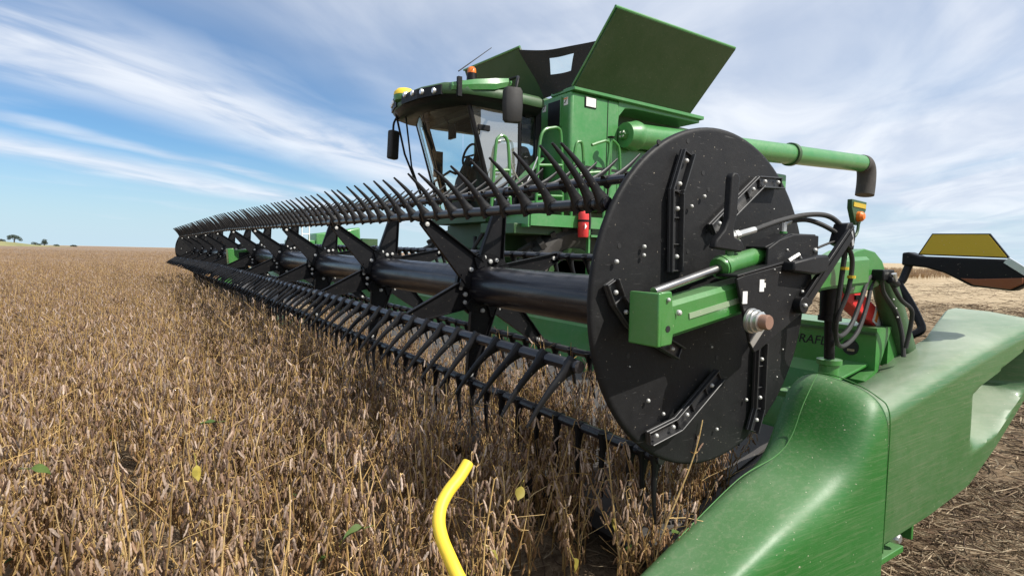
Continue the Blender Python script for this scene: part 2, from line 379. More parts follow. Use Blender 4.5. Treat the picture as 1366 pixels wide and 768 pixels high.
bo = BM.build('bolt', M['bolt'], None); bme = bo.data; bpy.data.objects.remove(bo)
def boltat(par, x, y, z, s=1.):
    o = bpy.data.objects.new('bolt', bme); C.objects.link(o); o.parent = par; o.location = Vector((x, y, z))-ROOT[H.name]; o.scale = (s*.5, s*.55, s*.5); ROOT[o.name] = ROOT[H.name]; return o
for x, z, s in [(-.36, .16, 1.2), (-.43, .02, 0), (-.47, .115, 1.3), (-.36, .135, 1.1), (-.095, .325, 1.2), (-.155, .29, 1.2), (.06, .265, 1.2), (.10, .19, .9), (-.32, -.30, 1.2), (-.25, -.35, 1.1), (-.1, -.36, 1.1), (.02, -.44, 1.1), (.34, -.10, 1.1), (.18, -.36, 1.1), (.40, -.05, 1.), (.38, .10, .8), (.30, .31, .5), (.36, .27, .5), (.40, .22, .5), (.33, .24, .5), (-.22, .34, .5), (-.19, .40, .5), (-.17, .38, .5), (.30, -.22, .6), (.27, -.28, .6), (.40, -.2, .6), (.37, -.3, .6), (-.40, -.19, .5), (-.02, -.16, .7), (.44, .04, .9), (.45, -.08, .9), (-.30, -.09, .6), (.42, .15, .6)]:
    if s: boltat(SH, x, -.0125 if s > .7 else -.010, Z0+z, s)
for r_ in RAILS:
    for i in range(len(r_)-1):
        (xa, za), (xb, zb) = r_[i], r_[i+1]; ln = math.hypot(xb-xa, zb-za)
        for t in ((.22, .82) if ln > .12 else (.5,)): boltat(SH, xa+(xb-xa)*t, -.030, Z0+za+(zb-za)*t, 1.35)
for x, z in [(-.30, .47), (-.17, .49), (-.145, .455), (-.09, .40), (-.06, .35), (-.27, .18), (-.45, .16), (-.15, .15), (-.40, -.16), (.02, -.20)]:
    b = MB(); b.lathe([(-.0032, .001), (-.0032, .0075), (0, .0085)], (x, 0, Z0+z), 'y', 10); b.build('bolt_hole', M['text'], SH)
far = disc(HL+.012, 0, Z0+zt(HL)+.0, 'end_shield')
for q in range(26):
    a = q*2.4; rr = .16+.36*((q*7) % 11)/11; boltat(far, .02+rr*math.cos(a), HL-.012, Z0+.09+rr*math.sin(a), 1.4)

# --- reel support arm outside the shield
G = MB(); sl = .16
def armz(x): return .027+.165*(x+.42) if x < .3 else .146+.05*(x-.3)
arm = MB()
secs = []
for x in (-.40, -.1, .2, .5, .80):
    zt_, hh = armz(x)-.020, .100+.02*max(0, x-.2)
    y0, y1 = -.158+.06*max(0, x-.1), -.070+.06*max(0, x-.1)
    c_ = .012; secs.append([(x, y0+c_, zt_+Z0), (x, y0, zt_-c_+Z0), (x, y0, zt_-hh+c_+Z0), (x, y0+c_, zt_-hh+Z0), (x, y1-c_, zt_-hh+Z0), (x, y1, zt_-hh+c_+Z0), (x, y1, zt_-c_+Z0), (x, y1-c_, zt_+Z0)])
arm.loft(secs)
RA = arm.build('reel_support_arm', M['green'], H, smooth=20)
b = MB()                                                 # slot groove along the arm
for k in range(1): b.beam((-.33, -.1595, armz(-.33)-.072+Z0), (-.09, -.1595, armz(-.09)-.072+Z0), .003, .016, (0, 0, 1))
b.build('wear_strip', paint('pale_scuffed_paint', (.20, .30, .16), .5, .5, (.40, .42, .34)), RA)
cap = MB(); zc = Z0
cap.prism([(-.455, .038+zc), (-.452, -.108+zc), (-.405, -.104+zc), (-.400, -.075+zc), (-.392, -.03+zc), (-.405, -.005+zc), (-.412, .040+zc)], -.166, -.150)
cap.bx(-.463, -.447, -.166, -.060, zc-.108, zc+.036); cap.bx(-.447, -.40, -.076, -.062, zc-.104, zc+.03); cap.bx(-.447, -.41, -.15, -.078, zc-.106, zc-.095)
CP = cap.build('arm_end_bracket', M['green'], H, bevel=.004)
boltat(CP, -.428, -.167, Z0+.018, 1.1); boltat(CP, -.385, -.1665, Z0-.018, 1.6)
b = MB(); b.lathe([(-.1672, .001), (-.1672, .009), (-.164, .009)], (-.424, 0, Z0-.060), 'y', 12); b.build('bolt_hole', M['text'], CP)
# hydraulic cylinder that slides the reel along the arm
b = MB(); b.tube([(-.43, -.118, .036+Z0), (-.14, -.118, .104+Z0)], .0125, 16); b.build('cylinder_rod', M['rod'], H)
b = MB(); b.tube([(-.150, -.118, .1015+Z0), (-.149, -.118, .102+Z0), (-.10, -.118, .113+Z0), (.30, -.118, .188+Z0)], [.031, .034, .029, .029], 20)
b.tube([(-.14, -.118, .104+Z0), (-.125, -.118, .108+Z0)], [.036, .036], 20)
CY = b.build('cylinder_barrel', M['green'], H, smooth=40)
b = MB(); b.tube([(-.100, -.118, .125+Z0), (-.100, -.118, .172+Z0)], .013, 12); b.build('hose_port', M['green'], CY)
b = MB(); b.tube([(-.100, -.118, .170+Z0), (-.100, -.118, .195+Z0), (-.099, -.118, .2+Z0)], [.012, .012, .010], 10)
b.tube([(-.106, -.118, .196+Z0), (-.07, -.118, .203+Z0), (-.055, -.118, .206+Z0), (.02, -.118, .222+Z0)], [.013, .015, .011, .011], 10)
b.tube([(-.085, -.118, .2+Z0), (-.07, -.118, .203+Z0)], .017, 6)
b.build('hose_fitting', M['steel'], H)
b = MB(); b.tube([(.215, -.1, .17+Z0), (.215, -.1, .225+Z0)], .012, 12); b.build('hose_port', M['green'], CY)
b = MB(); b.tube([(.215, -.1, .222+Z0), (.215, -.1, .255+Z0)], .010, 10); b.tube([(.212, -.1, .25+Z0), (.25, -.1, .262+Z0)], .010, 10); b.build('hose_fitting', M['steel'], H)
# black mounting plate, shaft and rail guides
def zpoly(pts): return [(x, z+Z0) for x, z in pts]
b = MB(); b.prism(zpoly([(-.158, .073), (-.12, .083), (.10, .118), (.235, .135), (.262, .02), (.262, -.012), (.235, -.025), (-.02, -.140), (-.055, -.150), (-.075, -.13)]), -.186, -.176)
b.beam((-.158, -.150, .080+Z0), (.18, -.150, .138+Z0), .075, .009, (0, 0, 1))
PL = b.build('mounting_plate', M['shield'], H, bevel=.003)
b = MB(); b.lathe([(-.250, .001), (-.250, .020), (-.246, .022), (-.215, .022)], (AX+.012, 0, AZ-.003), 'y', 24); SHF = b.build('reel_shaft_end', M['rust'], H)
b = MB(); b.lathe([(-.186, .028), (-.19, .037), (-.197, .037), (-.198, .031), (-.203, .031), (-.204, .034), (-.210, .034), (-.211, .029), (-.224, .029), (-.226, .023)], (AX+.012, 0, AZ-.003), 'y', 24); b.build('shaft_collar', M['steel'], H, smooth=35)
for x, z, nm in ((-.118, .018, 0), (-.036, .052, 1)):
    b = MB(); b.bx(x-.011, x+.011, -.1885, -.1862, Z0+z-.018, Z0+z+.018)
    if nm: b.bx(x+.011, x+.019, -.1885, -.1862, Z0+z-.006, Z0+z+.008)
    b.build('white_sticker', M['white'], PL)
for x, z in ((.06, .09), (.12, .02), (-.02, -.03), (.16, -.01), (.03, .1)): boltat(PL, x, -.186, Z0+z, .45)
b = MB(); b.beam((-.075, -.187, -.125+Z0), (-.02, -.187, -.075+Z0), .003, .022, (0, 0, 1)); b.build('bare_metal_patch', M['steel'], PL)
# curved black guard above the plate with its blocky latch
gp = [(.015, .105), (.020, .165), (.08, .193), (.16, .212), (.25, .215), (.31, .213), (.312, .135), (.24, .13), (.02, .095)]
b = MB(); b.prism(zpoly(gp), -.170, -.160); b.beam((.02, -.125, .166+Z0), (.16, -.125, .212+Z0), .07, .008); b.beam((.16, -.125, .212+Z0), (.31, -.125, .214+Z0), .07, .008)
GD = b.build('cylinder_guard', M['shield'], H, bevel=.003)
b = MB(); b.prism(zpoly([(.07, .095), (.075, .125), (.205, .145), (.27, .150), (.285, .125), (.27, .095), (.2, .085)]), -.225, -.172); b.build('latch_block', M['black'], H, bevel=.006)
boltat(GD, .12, -.171, Z0+.162, .7); boltat(GD, .285, -.171, Z0+.165, 1.4)
b = MB(); b.tube([(.10, -.19, .128+Z0), (.135, -.2, .148+Z0), (.15, -.2, .130+Z0)], .007, 6); b.build('latch_spring', M['steel'], H)
# tall black finger standing above the cylinder
b = MB(); b.prism(zpoly([(-.205, .160), (-.195, .185), (-.160, .215), (-.142, .25), (-.138, .372), (-.128, .384), (-.108, .384), (-.098, .372), (-.104, .262), (-.118, .22), (-.112, .195), (-.075, .185), (-.06, .165), (-.075, .150)]), -.142, -.118)
b.build('stop_finger', M['shield'], H, bevel=.005)
# link bar with bracket
b = MB(); b.beam((.165, -.205, -.012+Z0), (.447, -.205, .226+Z0), .012, .042, (0, 0, 1)); b.beam((.180, -.200, .012+Z0), (.462, -.200, .250+Z0), .022, .008, (0, 0, 1)); b.lathe([(-.212, .002), (-.212, .027), (-.186, .027)], (.165, 0, -.012+Z0), 'y', 20)
LK = b.build('link_bar', M['black'], H, bevel=.002); boltat(LK, .165, -.212, Z0-.012, 1.3); boltat(LK, .185, -.19, Z0+.03, 1.)
b = MB(); b.prism(zpoly([(.41, .19), (.44, .26), (.475, .265), (.50, .22), (.49, .17)]), -.20, -.15); b.build('hose_clamp', M['black'], H, bevel=.004)
b = MB(); b.beam((.475, -.2025, .185+Z0), (.455, -.2025, .245+Z0), .004, .014); b.build('clamp_plate', M['steel'], H)
# small amber lamp on its stalk
b = MB(); b.tube(sweep([(.50, -.17, .212+Z0), (.54, -.17, .214+Z0), (.570, -.17, .235+Z0), (.578, -.17, .270+Z0)]), .0055, 8)
b.prism([(.560, .262+Z0), (.528, .320+Z0), (.528, .352+Z0), (.636, .347+Z0), (.633, .318+Z0), (.594, .262+Z0)], -.168, -.150)
SL = b.build('marker_lamp', M['dark_green'], H, bevel=.003)
b = MB(); b.prism([(.536, .326+Z0), (.537, .342+Z0), (.627, .338+Z0), (.625, .322+Z0)], -.1705, -.1678); b.build('reflector', M['yellow_ref'], SL)
b = MB(); b.lathe([(-.190, .001), (-.188, .011), (-.180, .018), (-.168, .019)], (.578, 0, .292+Z0), 'y', 14); b.build('lens', M['amber'], SL)
# hoses
def hose(pts, r=.011, name='hydraulic_hose'):
    b = MB(); b.tube(sweep(pts, 7), r, 10); return b.build(name, M['rubber'], H)
hose([(.02, -.118, .222+Z0), (.16, -.12, .258+Z0), (.30, -.13, .284+Z0), (.40, -.15, .285+Z0), (.455, -.17, .25+Z0), (.49, -.17, .19+Z0), (.50, -.16, .09+Z0), (.50, -.15, -.03+Z0), (.53, -.13, -.12+Z0), (.62, -.11, -.15+Z0), (.74, -.09, -.115+Z0), (.83, -.08, -.02+Z0), (.90, -.07, .06+Z0), (.97, -.06, .08+Z0)], .0088)
hose([(.25, -.1, .262+Z0), (.34, -.12, .268+Z0), (.42, -.16, .235+Z0), (.475, -.18, .19+Z0), (.525, -.18, .13+Z0), (.525, -.17, .02+Z0), (.50, -.15, -.08+Z0), (.55, -.13, -.165+Z0), (.65, -.11, -.19+Z0), (.79, -.09, -.15+Z0), (.88, -.08, -.05+Z0), (.93, -.07, .03+Z0), (.98, -.06, .06+Z0)], .0082)
hose([(1.0, -.1, .08+Z0), (1.08, -.12, -.02+Z0), (1.17, -.13, -.07+Z0), (1.2, -.12, -.14+Z0), (1.19, -.11, -.24+Z0)], .009)
hose([(.99, -.08, .07+Z0), (1.07, -.06, .0+Z0), (1.20, -.06, -.09+Z0), (1.22, -.08, -.18+Z0), (1.20, -.1, -.28+Z0)], .010)
hose([(.31, -.16, .17+Z0), (.40, -.17, .195+Z0), (.46, -.18, .2+Z0)], .004, 'cable')
b = MB(); b.bx(.93, 1.03, -.115, -.06, Z0+.055, Z0+.10); b.tube([(.97, -.12, .06+Z0), (1.04, -.12, .04+Z0)], .016, 10); b.build('hose_coupler', M['black'], H, bevel=.005)
b = MB(); b.tube([(.985, -.13, .085+Z0), (1.0, -.13, .055+Z0)], .010, 8); b.build('hose_fitting', M['steel'], H)
for y, x, z in ((-.166, .502, .10), (-.18, .525, .07)):
    b = MB(); b.tube([(x, y, z+Z0), (x, y, z+.010+Z0)], .0140, 10); b.build('hose_band', M['yellow_ref'], H)
# rear lobe of the arm, pivot post, lift cylinder, red lock brace
lob = [(.70, .045), (.72, .150), (.79, .172), (.86, .183), (.95, .172), (1.02, .135), (1.055, .09), (1.035, .045), (.99, .03), (.85, .004), (.73, .0)]
b = MB(); b.prism(zpoly(lob), -.070, -.058); b.prism(zpoly(lob), .030, .042)
b.beam((.72, -.014, .148+Z0), (.86, -.014, .178+Z0), .1, .010); b.beam((.86, -.014, .178+Z0), (1.02, -.014, .132+Z0), .1, .010)
LB = b.build('arm_pivot_lug', M['green'], H, bevel=.004); boltat(LB, .76, -.071, Z0+.025, 1.5)
b = MB(); b.bx(.80, .845, -.0716, -.0698, Z0+.108, Z0+.121); b.build('slot', M['text'], LB)
b = MB(); rings = []
for x, z, hw, d_ in ((1.12, .085, .025, .03), (1.16, .055, .045, .04), (1.20, -.01, .05, .045), (1.28, -.12, .05, .045), (1.37, -.24, .05, .045), (1.48, -.40, .05, .045)):
    rings.append([(x+hw*cx, -.02+d_*cy, Z0+z+hw*.4*cx) for cx, cy in ((-1,-.5),(-.7,-.9),(0,-1),(.7,-.9),(1,-.5),(1,.5),(.7,.9),(-.7,.9),(-1,.5))])
b.loft(rings); PO = b.build('pivot_post', M['dark_green'], H, smooth=50)
for x, z in ((1.17, -.03), (1.20, -.07), (1.25, -.15), (1.22, -.11)): boltat(PO, x-.02, -.066, Z0+z, .8)
b = MB(); b.tube([(.640, -.05, .115+Z0), (.650, -.05, -.085+Z0)], .037, 20); b.tube([(.650, -.05, -.08+Z0), (.650, -.05, -.1+Z0)], [.042, .042], 20); b.build('lift_cylinder_barrel', M['black'], H)
b = MB(); b.tube([(.650, -.05, -.09+Z0), (.664, -.05, -.27+Z0)], .019, 16); b.build('lift_cylinder_rod', M['black'], H)
b = MB(); b.lathe([(Z0-.335, .038), (Z0-.275, .036), (Z0-.270, .046), (Z0-.252, .046), (Z0-.250, .028)], (.664, -.05, 0), 'z', 20); b.build('lift_cylinder_base', M['green'], H, smooth=40)
b = MB(); b.beam((.92, .06, .02+Z0), (1.34, .06, -.175+Z0), .07, .085, (0, 0, 1)); RD = b.build('safety_lock_brace', M['red'], H, bevel=.008)
b = MB(); b.beam((1.19, .0235, -.105+Z0), (1.27, .0235, -.142+Z0), .002, .07, (0, 0, 1)); b.build('white_label', M['white'], RD)
b = MB(); b.beam((1.205, .0215, -.112+Z0), (1.225, .0215, -.121+Z0), .002, .05, (0, 0, 1)); b.build('orange_label', M['orange'], RD)
b = MB(); b.bx(1.0, 1.04, .018, .025, Z0-.035, Z0-.015); b.build('brace_pin', M['black'], RD)
# --- back sheet, ledge, belts, cutterbar
b = MB(); ys = [-.03, 3, 6.8, HL+.02]
def sheet(pr, name, mat, y=ys, smooth=0, th=.006):
    b = MB(); b.loft([[(x, yy, z+Z0+zt(yy)) for x, z in pr] for yy in y]); return b.build(name, mat, H, smooth=smooth)
BS = sheet([(1.10, -.170), (1.10, -.345), (1.012, -.380), (.95, -.70), (.97, -.71), (1.03, -.39), (1.13, -.35), (1.24, -.165), (1.24, -.158), (1.10, -.158)], 'back_sheet', M['green'])
sheet([(1.090, -.178), (1.090, -.190), (1.10, -.190), (1.10, -.178)], 'trim_strip', M['dark_green'])
sheet([(1.24, -.16), (1.40, -.16), (1.40, -.34), (1.24, -.34)], 'frame_beam', M['green'], [-.02, 6.8, HL+.0])
sheet([(1.05, -.72), (1.20, -.72), (1.20, -.88), (1.05, -.88)], 'frame_beam', M['dark_green'], [-.02, 6.8, HL+.0])
text_mesh('HYDRAFLEX', .060, M['text'], 'lettering', H, (1.0985, .112, Z0-.262), (R(90), 0, R(-90)), .0008, .18).rotation_euler = (R(90), 0, R(-90))
b = MB(); b.lathe([(1.094, .001), (1.094, .034), (1.101, .036)], (0, .075, Z0-.255), 'x', 24); HO = b.build('drain_hole', M['text'], H)
b = MB(); b.bx(1.090, 1.0935, .055, .085, Z0-.272, Z0-.262); b.build('hole_straw', M['straw'], HO)
for yy in [1.3+1.345*j for j in range(9)]:
    b = MB(); b.bx(1.0, 1.09, yy-.02, yy+.02, Z0-.34+zt(yy), Z0-.19+zt(yy)); b.build('sheet_rib', M['green'], H)
sheet([(.0, -.955), (.10, -.90), (.92, -.66), (.94, -.672), (.11, -.92), (.01, -.97)], 'draper_belt', M['belt'], [.10, 3, 6.0])
sheet([(.0, -.955), (.10, -.90), (.92, -.66), (.94, -.672), (.11, -.92), (.01, -.97)], 'draper_belt', M['belt'], [7.6, 10, HL-.1])
for y in [.25+.42*i for i in range(14)]:
    b = MB(); b.beam((.11, y, Z0-.893+zt(y)), (.91, y, Z0-.659+zt(y)), .028, .016); b.build('belt_cleat', M['belt'], H)
sheet([(-.06, -.965), (.02, -.945), (.02, -.985), (-.06, -.985)], 'cutter_bar', M['black'], [.05, 6.8, HL-.05])
b = MB(); b.bx(.05, .95, 6.05, 7.5, .25, .30); b.build('feed_floor', M['dark_green'], H)
# centre reel arm seen through the reel
b = MB(); b.beam((-.47, 6.80, Z0+.03), (1.2, 6.80, Z0+.15), .12, .16); b.beam((-.49, 6.75, Z0+.02), (-.42, 6.75, Z0+.025), .15, .22); b.build('centre_reel_arm', M['green'], H, bevel=.006)
b = MB(); b.beam((-.36, 6.738, Z0+.035), (.36, 6.738, Z0+.085), .006, .10); b.build('arm_plate', M['black'], H)
# --- crop dividers at both ends
def divider(mir, yc):
    def Y(y): return yc+(y if not mir else -y)
    st = [(-1.02, .06, -.10, -.16, .02), (-.9, .115, -.06, -.19, .03), (-.6, .20, -.035, -.225, .05), (-.3, .305, -.015, -.255, .08), (0, .435, 0, -.275, .12), (.2, .492, .01, -.285, .16), (.32, .535, .02, -.29, .18), (.40, .60, .03, -.295, .19), (.46, .70, .035, -.30, .20), (.51, .775, .04, -.303, .205), (.56, .803, .04, -.306, .212), (.58, .804, .04, -.306, .212), (.5835, .804, .04, -.306, .212), (.585, .803, .04, -.306, .215)]
    rings = []
    for x, ztp, yi, yo, zb in st:
        zb = min(zb, .03+.03*(x+1.0)/1.6); zb = max(.012, zb)
        k = min(1, max(.25, (x+.9)/1.4)); h = ztp-zb
        rings.append([(x, Y(yi+.04), zb+.02), (x, Y(yi+.025), zb+h*.45), (x, Y(yi+.01), ztp-.10*k), (x, Y(yi-.015), ztp-.028*k), (x, Y(yi-.075*k-.01), ztp), (x, Y(yi-.16*k-.01), ztp-.012*k), (x, Y(yo+.085*k), ztp-.030*k), (x, Y(yo+.028*k), ztp-.068*k), (x, Y(yo+.004*k), ztp-.125*k), (x, Y(yo-.001), ztp-.19*k), (x, Y(yo-.002), zb+h*.35), (x, Y(yo-.001), zb+.015), (x, Y(yo+.004), zb), (x, Y(yo+.03), zb)])
    b = MB(); b.loft(rings, caps=True, closed=True)
    D = b.build('crop_divider_nose', M['nose'], H, sub=2); 
    cr = D.data
    # rear side panel
    xs = [.578, .59, .62, .68, .8, .9, 1.0, 1.1, 1.2]+[1.26+.03*i for i in range(36)]
    def lerp(tab, x):
        for (a, va), (c, vc) in zip(tab, tab[1:]):
            if x <= c: return va+(vc-va)*(x-a)/(c-a)
        return tab[-1][1]
    to = [(.57, .712), (.9, .765), (1.4, .842), (2.0, .918), (2.3, .945)]
    ti = [(.57, .71), (.8, .665), (1.05, .705), (1.4, .822), (1.65, .893), (2.2, .975), (2.3, .98)]
    bo_ = [(.57, .222), (1.0, .235), (1.4, .268), (1.7, .375), (2.1, .56), (2.3, .68)]
    rings = []
    for x in xs:
        zo, zi, zb = lerp(to, x), lerp(ti, x), lerp(bo_, x)
        yi = .02 if x < 1.1 else (.02-.06*(x-1.1)/.5 if x < 1.6 else -.04+.13*(x-1.6)/.6)
        yi = max(-.05, min(.09, yi)); row = [(x, Y(yi), zi-.12), (x, Y(yi), zi-.01), (x, Y(yi-.012), zi), (x, Y(yi*.5-.12), (zi+zo)/2+.012), (x, Y(-.235), zo+.008), (x, Y(-.272), zo-.004), (x, Y(-.292), zo-.022)]
        for j in range(46):
            t = j/45; z = (zo-.045)*(1-t)+(zb+.004)*t; y = -.30-.004*math.sin(t*math.pi)
            zc_, zl = lerp([(1.4, .70), (2.3, .80)], x), lerp([(1.4, .56), (2.3, .62)], x)      # pocket for the hand grip
            zlo = lerp([(1.3, .40), (1.73, .455), (2.1, .62), (2.4, .74)], x); zhi = lerp([(1.3, .665), (1.5, .70), (2.05, .82), (2.4, .89)], x)
            sx = max(0, min(1, (x-1.36)/.30)); sx = sx*sx*(3-2*sx)*max(0, min(1, (2.06-x)/.06))
            if zlo < z < zhi:
                u = (z-zlo)/(zhi-zlo); y += .17*sx*min(1, u/.24)*min(1, (1-u)/.05)
            row.append((x, Y(y), z))
        row.append((x, Y(-.285), zb-.004)); row.append((x, Y(-.20), zb+.02))
        rings.append(row)
    b = MB(); b.loft(rings, caps=False, closed=False)
    P = b.build('divider_side_panel', M['panel'], H, smooth=40); s = P.modifiers.new('solid', 'SOLIDIFY'); s.thickness = .006; s.offset = -1 if not mir else -1
    return D, P
DN, DP = divider(False, 0)
divider(True, HL+.02)
b = MB(); b.tube(sweep([(.585, -.308, .205), (.585, -.309, .5), (.585, -.308, .66), (.582, -.298, .725), (.58, -.27, .752), (.578, -.2, .785), (.576, -.09, .806), (.574, .0, .79)], 8), .0022, 6); b.build('panel_seam', M['green'], DN)
b = MB(); b.tube(sweep([(.53, -.075, .808), (.44, -.075, .70), (.38, -.07, .59), (.30, -.06, .53), (.1, -.05, .485), (-.2, -.05, .36)], 8), .0016, 5); b.build('mould_line', paint('mould_line_paint', (.07, .22, .06), .4, .2), DN)
b = MB(); b.bx(.62, 1.02, .05, .14, Z0-.43, Z0-.405); b.beam((.70, .06, Z0-.40), (1.2, .045, Z0-.305), .10, .012); b.build('inner_shelf', M['green'], H, bevel=.003)
b = MB(); b.prism([(1.455, .56), (1.475, .56), (1.505, .67), (1.490, .68)], -.20, -.1985); b.build('grip_label', M['text'], DP)
b = MB(); b.bx(.60, .86, -.27, -.12, .115, .140); b.bx(.60, .62, -.27, -.12, .14, .30); b.bx(.98, 1.0, -.25, -.12, .12, .42); b.build('skid_bracket', M['green'], H, bevel=.003)
b = MB(); b.lathe([(-.280, .002), (-.280, .016), (-.270, .022), (-.15, .022)], (.80, 0, .185), 'y', 10); b.build('skid_bolt', M['steel'], H)
# dark gap around the foot of the post
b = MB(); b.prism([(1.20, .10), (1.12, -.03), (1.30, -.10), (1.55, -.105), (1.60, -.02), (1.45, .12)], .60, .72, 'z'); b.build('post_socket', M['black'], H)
# --- warning light bar on its bent pipe
b = MB(); b.tube(sweep([(1.735, .10, Z0+.14), (1.71, .12, Z0+.045), (1.69, .128, Z0+.02), (1.68, .075, Z0-.06), (1.66, .02, Z0-.15), (1.64, 0, Z0-.20), (1.60, .05, Z0-.24)], 5), .019, 12); b.build('light_bracket', M['black'], H)
hp = [(.128, .182), (.128, .118), (.02, .108), (-.06, .085), (-.17, .026), (-.325, .012), (-.372, .045), (-.372, .095), (-.30, .155), (.05, .165), (.10, .185)]
b = MB(); b.prism([(y, z+Z0) for y, z in hp], 1.70, 1.79, 'x'); HS = b.build('warning_light_housing', M['black'], H, bevel=.008)
b = MB(); b.prism([(y, z+Z0) for y, z in [(.062, .172), (.005, .278), (-.225, .274), (-.305, .160)]], 1.715, 1.729, 'x'); RF = b.build('reflector_backing', M['black'], HS)
b = MB(); b.prism([(y, z+Z0) for y, z in [(.052, .177), (.001, .273), (-.221, .269), (-.294, .166)]], 1.711, 1.7145, 'x'); b.build('yellow_reflector', M['yellow_ref'], HS)
b = MB(); b.prism([(y, z+Z0) for y, z in [(-.13, .062), (-.182, .033), (-.320, .020), (-.362, .048), (-.362, .074), (-.2, .062)]], 1.690, 1.6995, 'x'); b.build('amber_lens', M['dark_amber'], HS, bevel=.003)
b = MB(); b.beam((1.70, -.298, Z0+.152), (1.70, -.374, Z0+.096), .03, .02, (1, 0, 0)); b.build('clear_lens', M['lens'], HS)
# ================================================================== combine harvester
K = root('combine_harvester', (6, 6.8, 0), 'large green combine harvester with open grain tank lids behind the header', 'combine')
GF = M['far_green']
b = MB(); b.bx(3.87, 4.86, 5.40, 8.2, 1.95, 3.64); b.build('grain_tank', GF, K, bevel=.05, seg=3)
b = MB(); b.bx(4.84, 9.6, 5.405, 8.2, 1.98, 2.965); b.build('body_side', GF, K, bevel=.03)
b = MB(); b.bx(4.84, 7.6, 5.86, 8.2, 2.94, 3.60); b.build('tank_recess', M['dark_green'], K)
b = MB(); b.prism([(4.84, 3.645), (6.80, 3.655), (6.80, 3.59), (6.3, 3.585), (5.2, 3.575), (4.98, 3.55), (4.86, 3.42), (4.84, 3.3)], 5.41, 5.9); b.bx(3.885, 6.84, 5.345, 5.9, 3.64, 3.70); b.build('tank_lip', GF, K, bevel=.012)
b = MB(); b.prism([(7.5, 2.95), (7.55, 3.5), (9.0, 3.4), (9.6, 3.0), (9.62, 2.95)], 5.8, 8.1); b.build('engine_hood', GF, K, bevel=.05)
b = MB(); b.bx(3.86, 5.2, 5.392, 5.404, 2.55, 2.585); b.build('body_seam', M['text'], K)
b = MB(); b.bx(5.0, 9.3, 5.394, 5.404, 2.27, 2.30); b.build('body_seam', M['text'], K)
b = MB(); b.bx(3.855, 3.872, 5.62, 5.93, 3.17, 3.55); TS = b.build('vent_screen', M['black'], K, bevel=.01)
b = MB(); b.bx(3.845, 3.873, 5.60, 5.62, 3.16, 3.58); b.build('screen_frame', GF, TS)
for y, z, s, nm in ((5.51, 3.50, .055, 'o'), (6.03, 3.49, .05, 'w')):
    b = MB(); b.bx(3.862, 3.869, y-s*.8, y+s*.8, z-s, z+s); lb = b.build('safety_label', M['white'], K)
    b = MB(); b.bx(3.858, 3.8615, y-s*.7, y+s*.7, z+s*.55, z+s*.9); b.build('label_band', M['orange'] if nm == 'o' else M['text'], lb)
    b = MB(); b.beam((3.860, y+s*.4, z-s*.5), (3.860, y-s*.3, z+s*.35), .003, .02, (1, 0, 0)); b.build('label_symbol', M['text'], lb)
b = MB(); b.bx(4.13, 4.36, 5.385, 5.402, 3.44, 3.60); SL2 = b.build('side_light', M['black'], K, bevel=.015)
b = MB(); b.bx(4.15, 4.34, 5.380, 5.3845, 3.455, 3.585); b.build('light_lens', M['white'], SL2)
# tank lids standing open
def plate(q, th, name, mat, par=K):
    q = [Vector(p) for p in q]; n = (q[1]-q[0]).cross(q[3]-q[0]).normalized()*th
    b = MB(); b.loft([[p for p in q], [p+n for p in q]]); return b.build(name, mat, par, smooth=0)
LD = plate([(3.89, 5.385, 3.69), (6.47, 5.385, 3.70), (6.69, 4.70, 4.64), (4.04, 4.70, 4.62)], .035, 'tank_lid', M['dark_green'])
b = MB(); b.tube([(4.02, 4.695, 4.63), (6.70, 4.695, 4.65)], .024, 8); b.build('lid_edge', GF, LD)
b = MB(); b.tube([(3.88, 5.39, 3.70), (4.03, 4.70, 4.63)], .016, 8); b.build('lid_edge', GF, LD)
b = MB(); b.tube([(6.48, 5.38, 3.70), (6.70, 4.70, 4.65)], .016, 8); b.build('lid_edge', GF, LD)
def lidp(x, t, off): e = Vector((0, -.685, .93)).normalized(); nn = Vector((0, -.93, -.685)).normalized(); return Vector((x, 5.385, 3.69))+e*t+nn*off
lb = plate([lidp(4.07, .93, .004), (lidp(4.21, .93, .004)), lidp(4.22, 1.07, .004), lidp(4.08, 1.07, .004)], .003, 'safety_label', M['white'], LD)
plate([lidp(4.11, .96, .008), lidp(4.13, .96, .008), lidp(4.19, 1.05, .008), lidp(4.16, 1.05, .008)], .002, 'label_symbol', M['text'], lb)
for t_, x0_, x1_ in ((.62, 4.55, 6.55), (.16, 4.1, 6.45)): plate([lidp(x0_, t_, .006), lidp(x1_, t_, .006), lidp(x1_, t_+.05, .006), lidp(x0_, t_+.05, .006)], .006, 'lid_rib', M['dark_green'], LD)
for x_ in (4.2, 5.2, 6.2):
    b = MB(); b.tube([(x_-.07, 5.375, 3.70), (x_+.07, 5.375, 3.70)], .022, 10); b.build('lid_hinge', M['black'], LD)
b = MB(); b.bx(4.60, 4.608, 5.392, 5.404, 2.60, 3.62); b.build('body_seam', M['text'], K)
b = MB(); b.bx(6.2, 6.208, 5.392, 5.404, 2.02, 2.94); b.bx(7.9, 7.908, 5.392, 5.404, 2.02, 2.94); b.build('body_seam', M['text'], K)
for x_ in (6.05, 7.75):
    b = MB(); b.bx(x_, x_+.10, 5.385, 5.405, 2.50, 2.60); b.build('panel_latch', M['black'], K, bevel=.008)
FP = plate([(3.90, 6.06, 3.66), (3.90, 8.0, 3.66), (3.50, 7.9, 4.46), (3.50, 6.22, 4.39)], .03, 'tank_lid', M['dark_green'])
b = MB(); b.tube([(3.495, 6.2, 4.40), (3.495, 7.92, 4.47)], .018, 8); b.build('lid_edge', GF, FP)
plate([(3.9, 8.2, 3.66), (6.5, 8.2, 3.66), (6.7, 8.9, 4.6), (4.0, 8.9, 4.6)], .03, 'tank_lid', M['dark_green'])
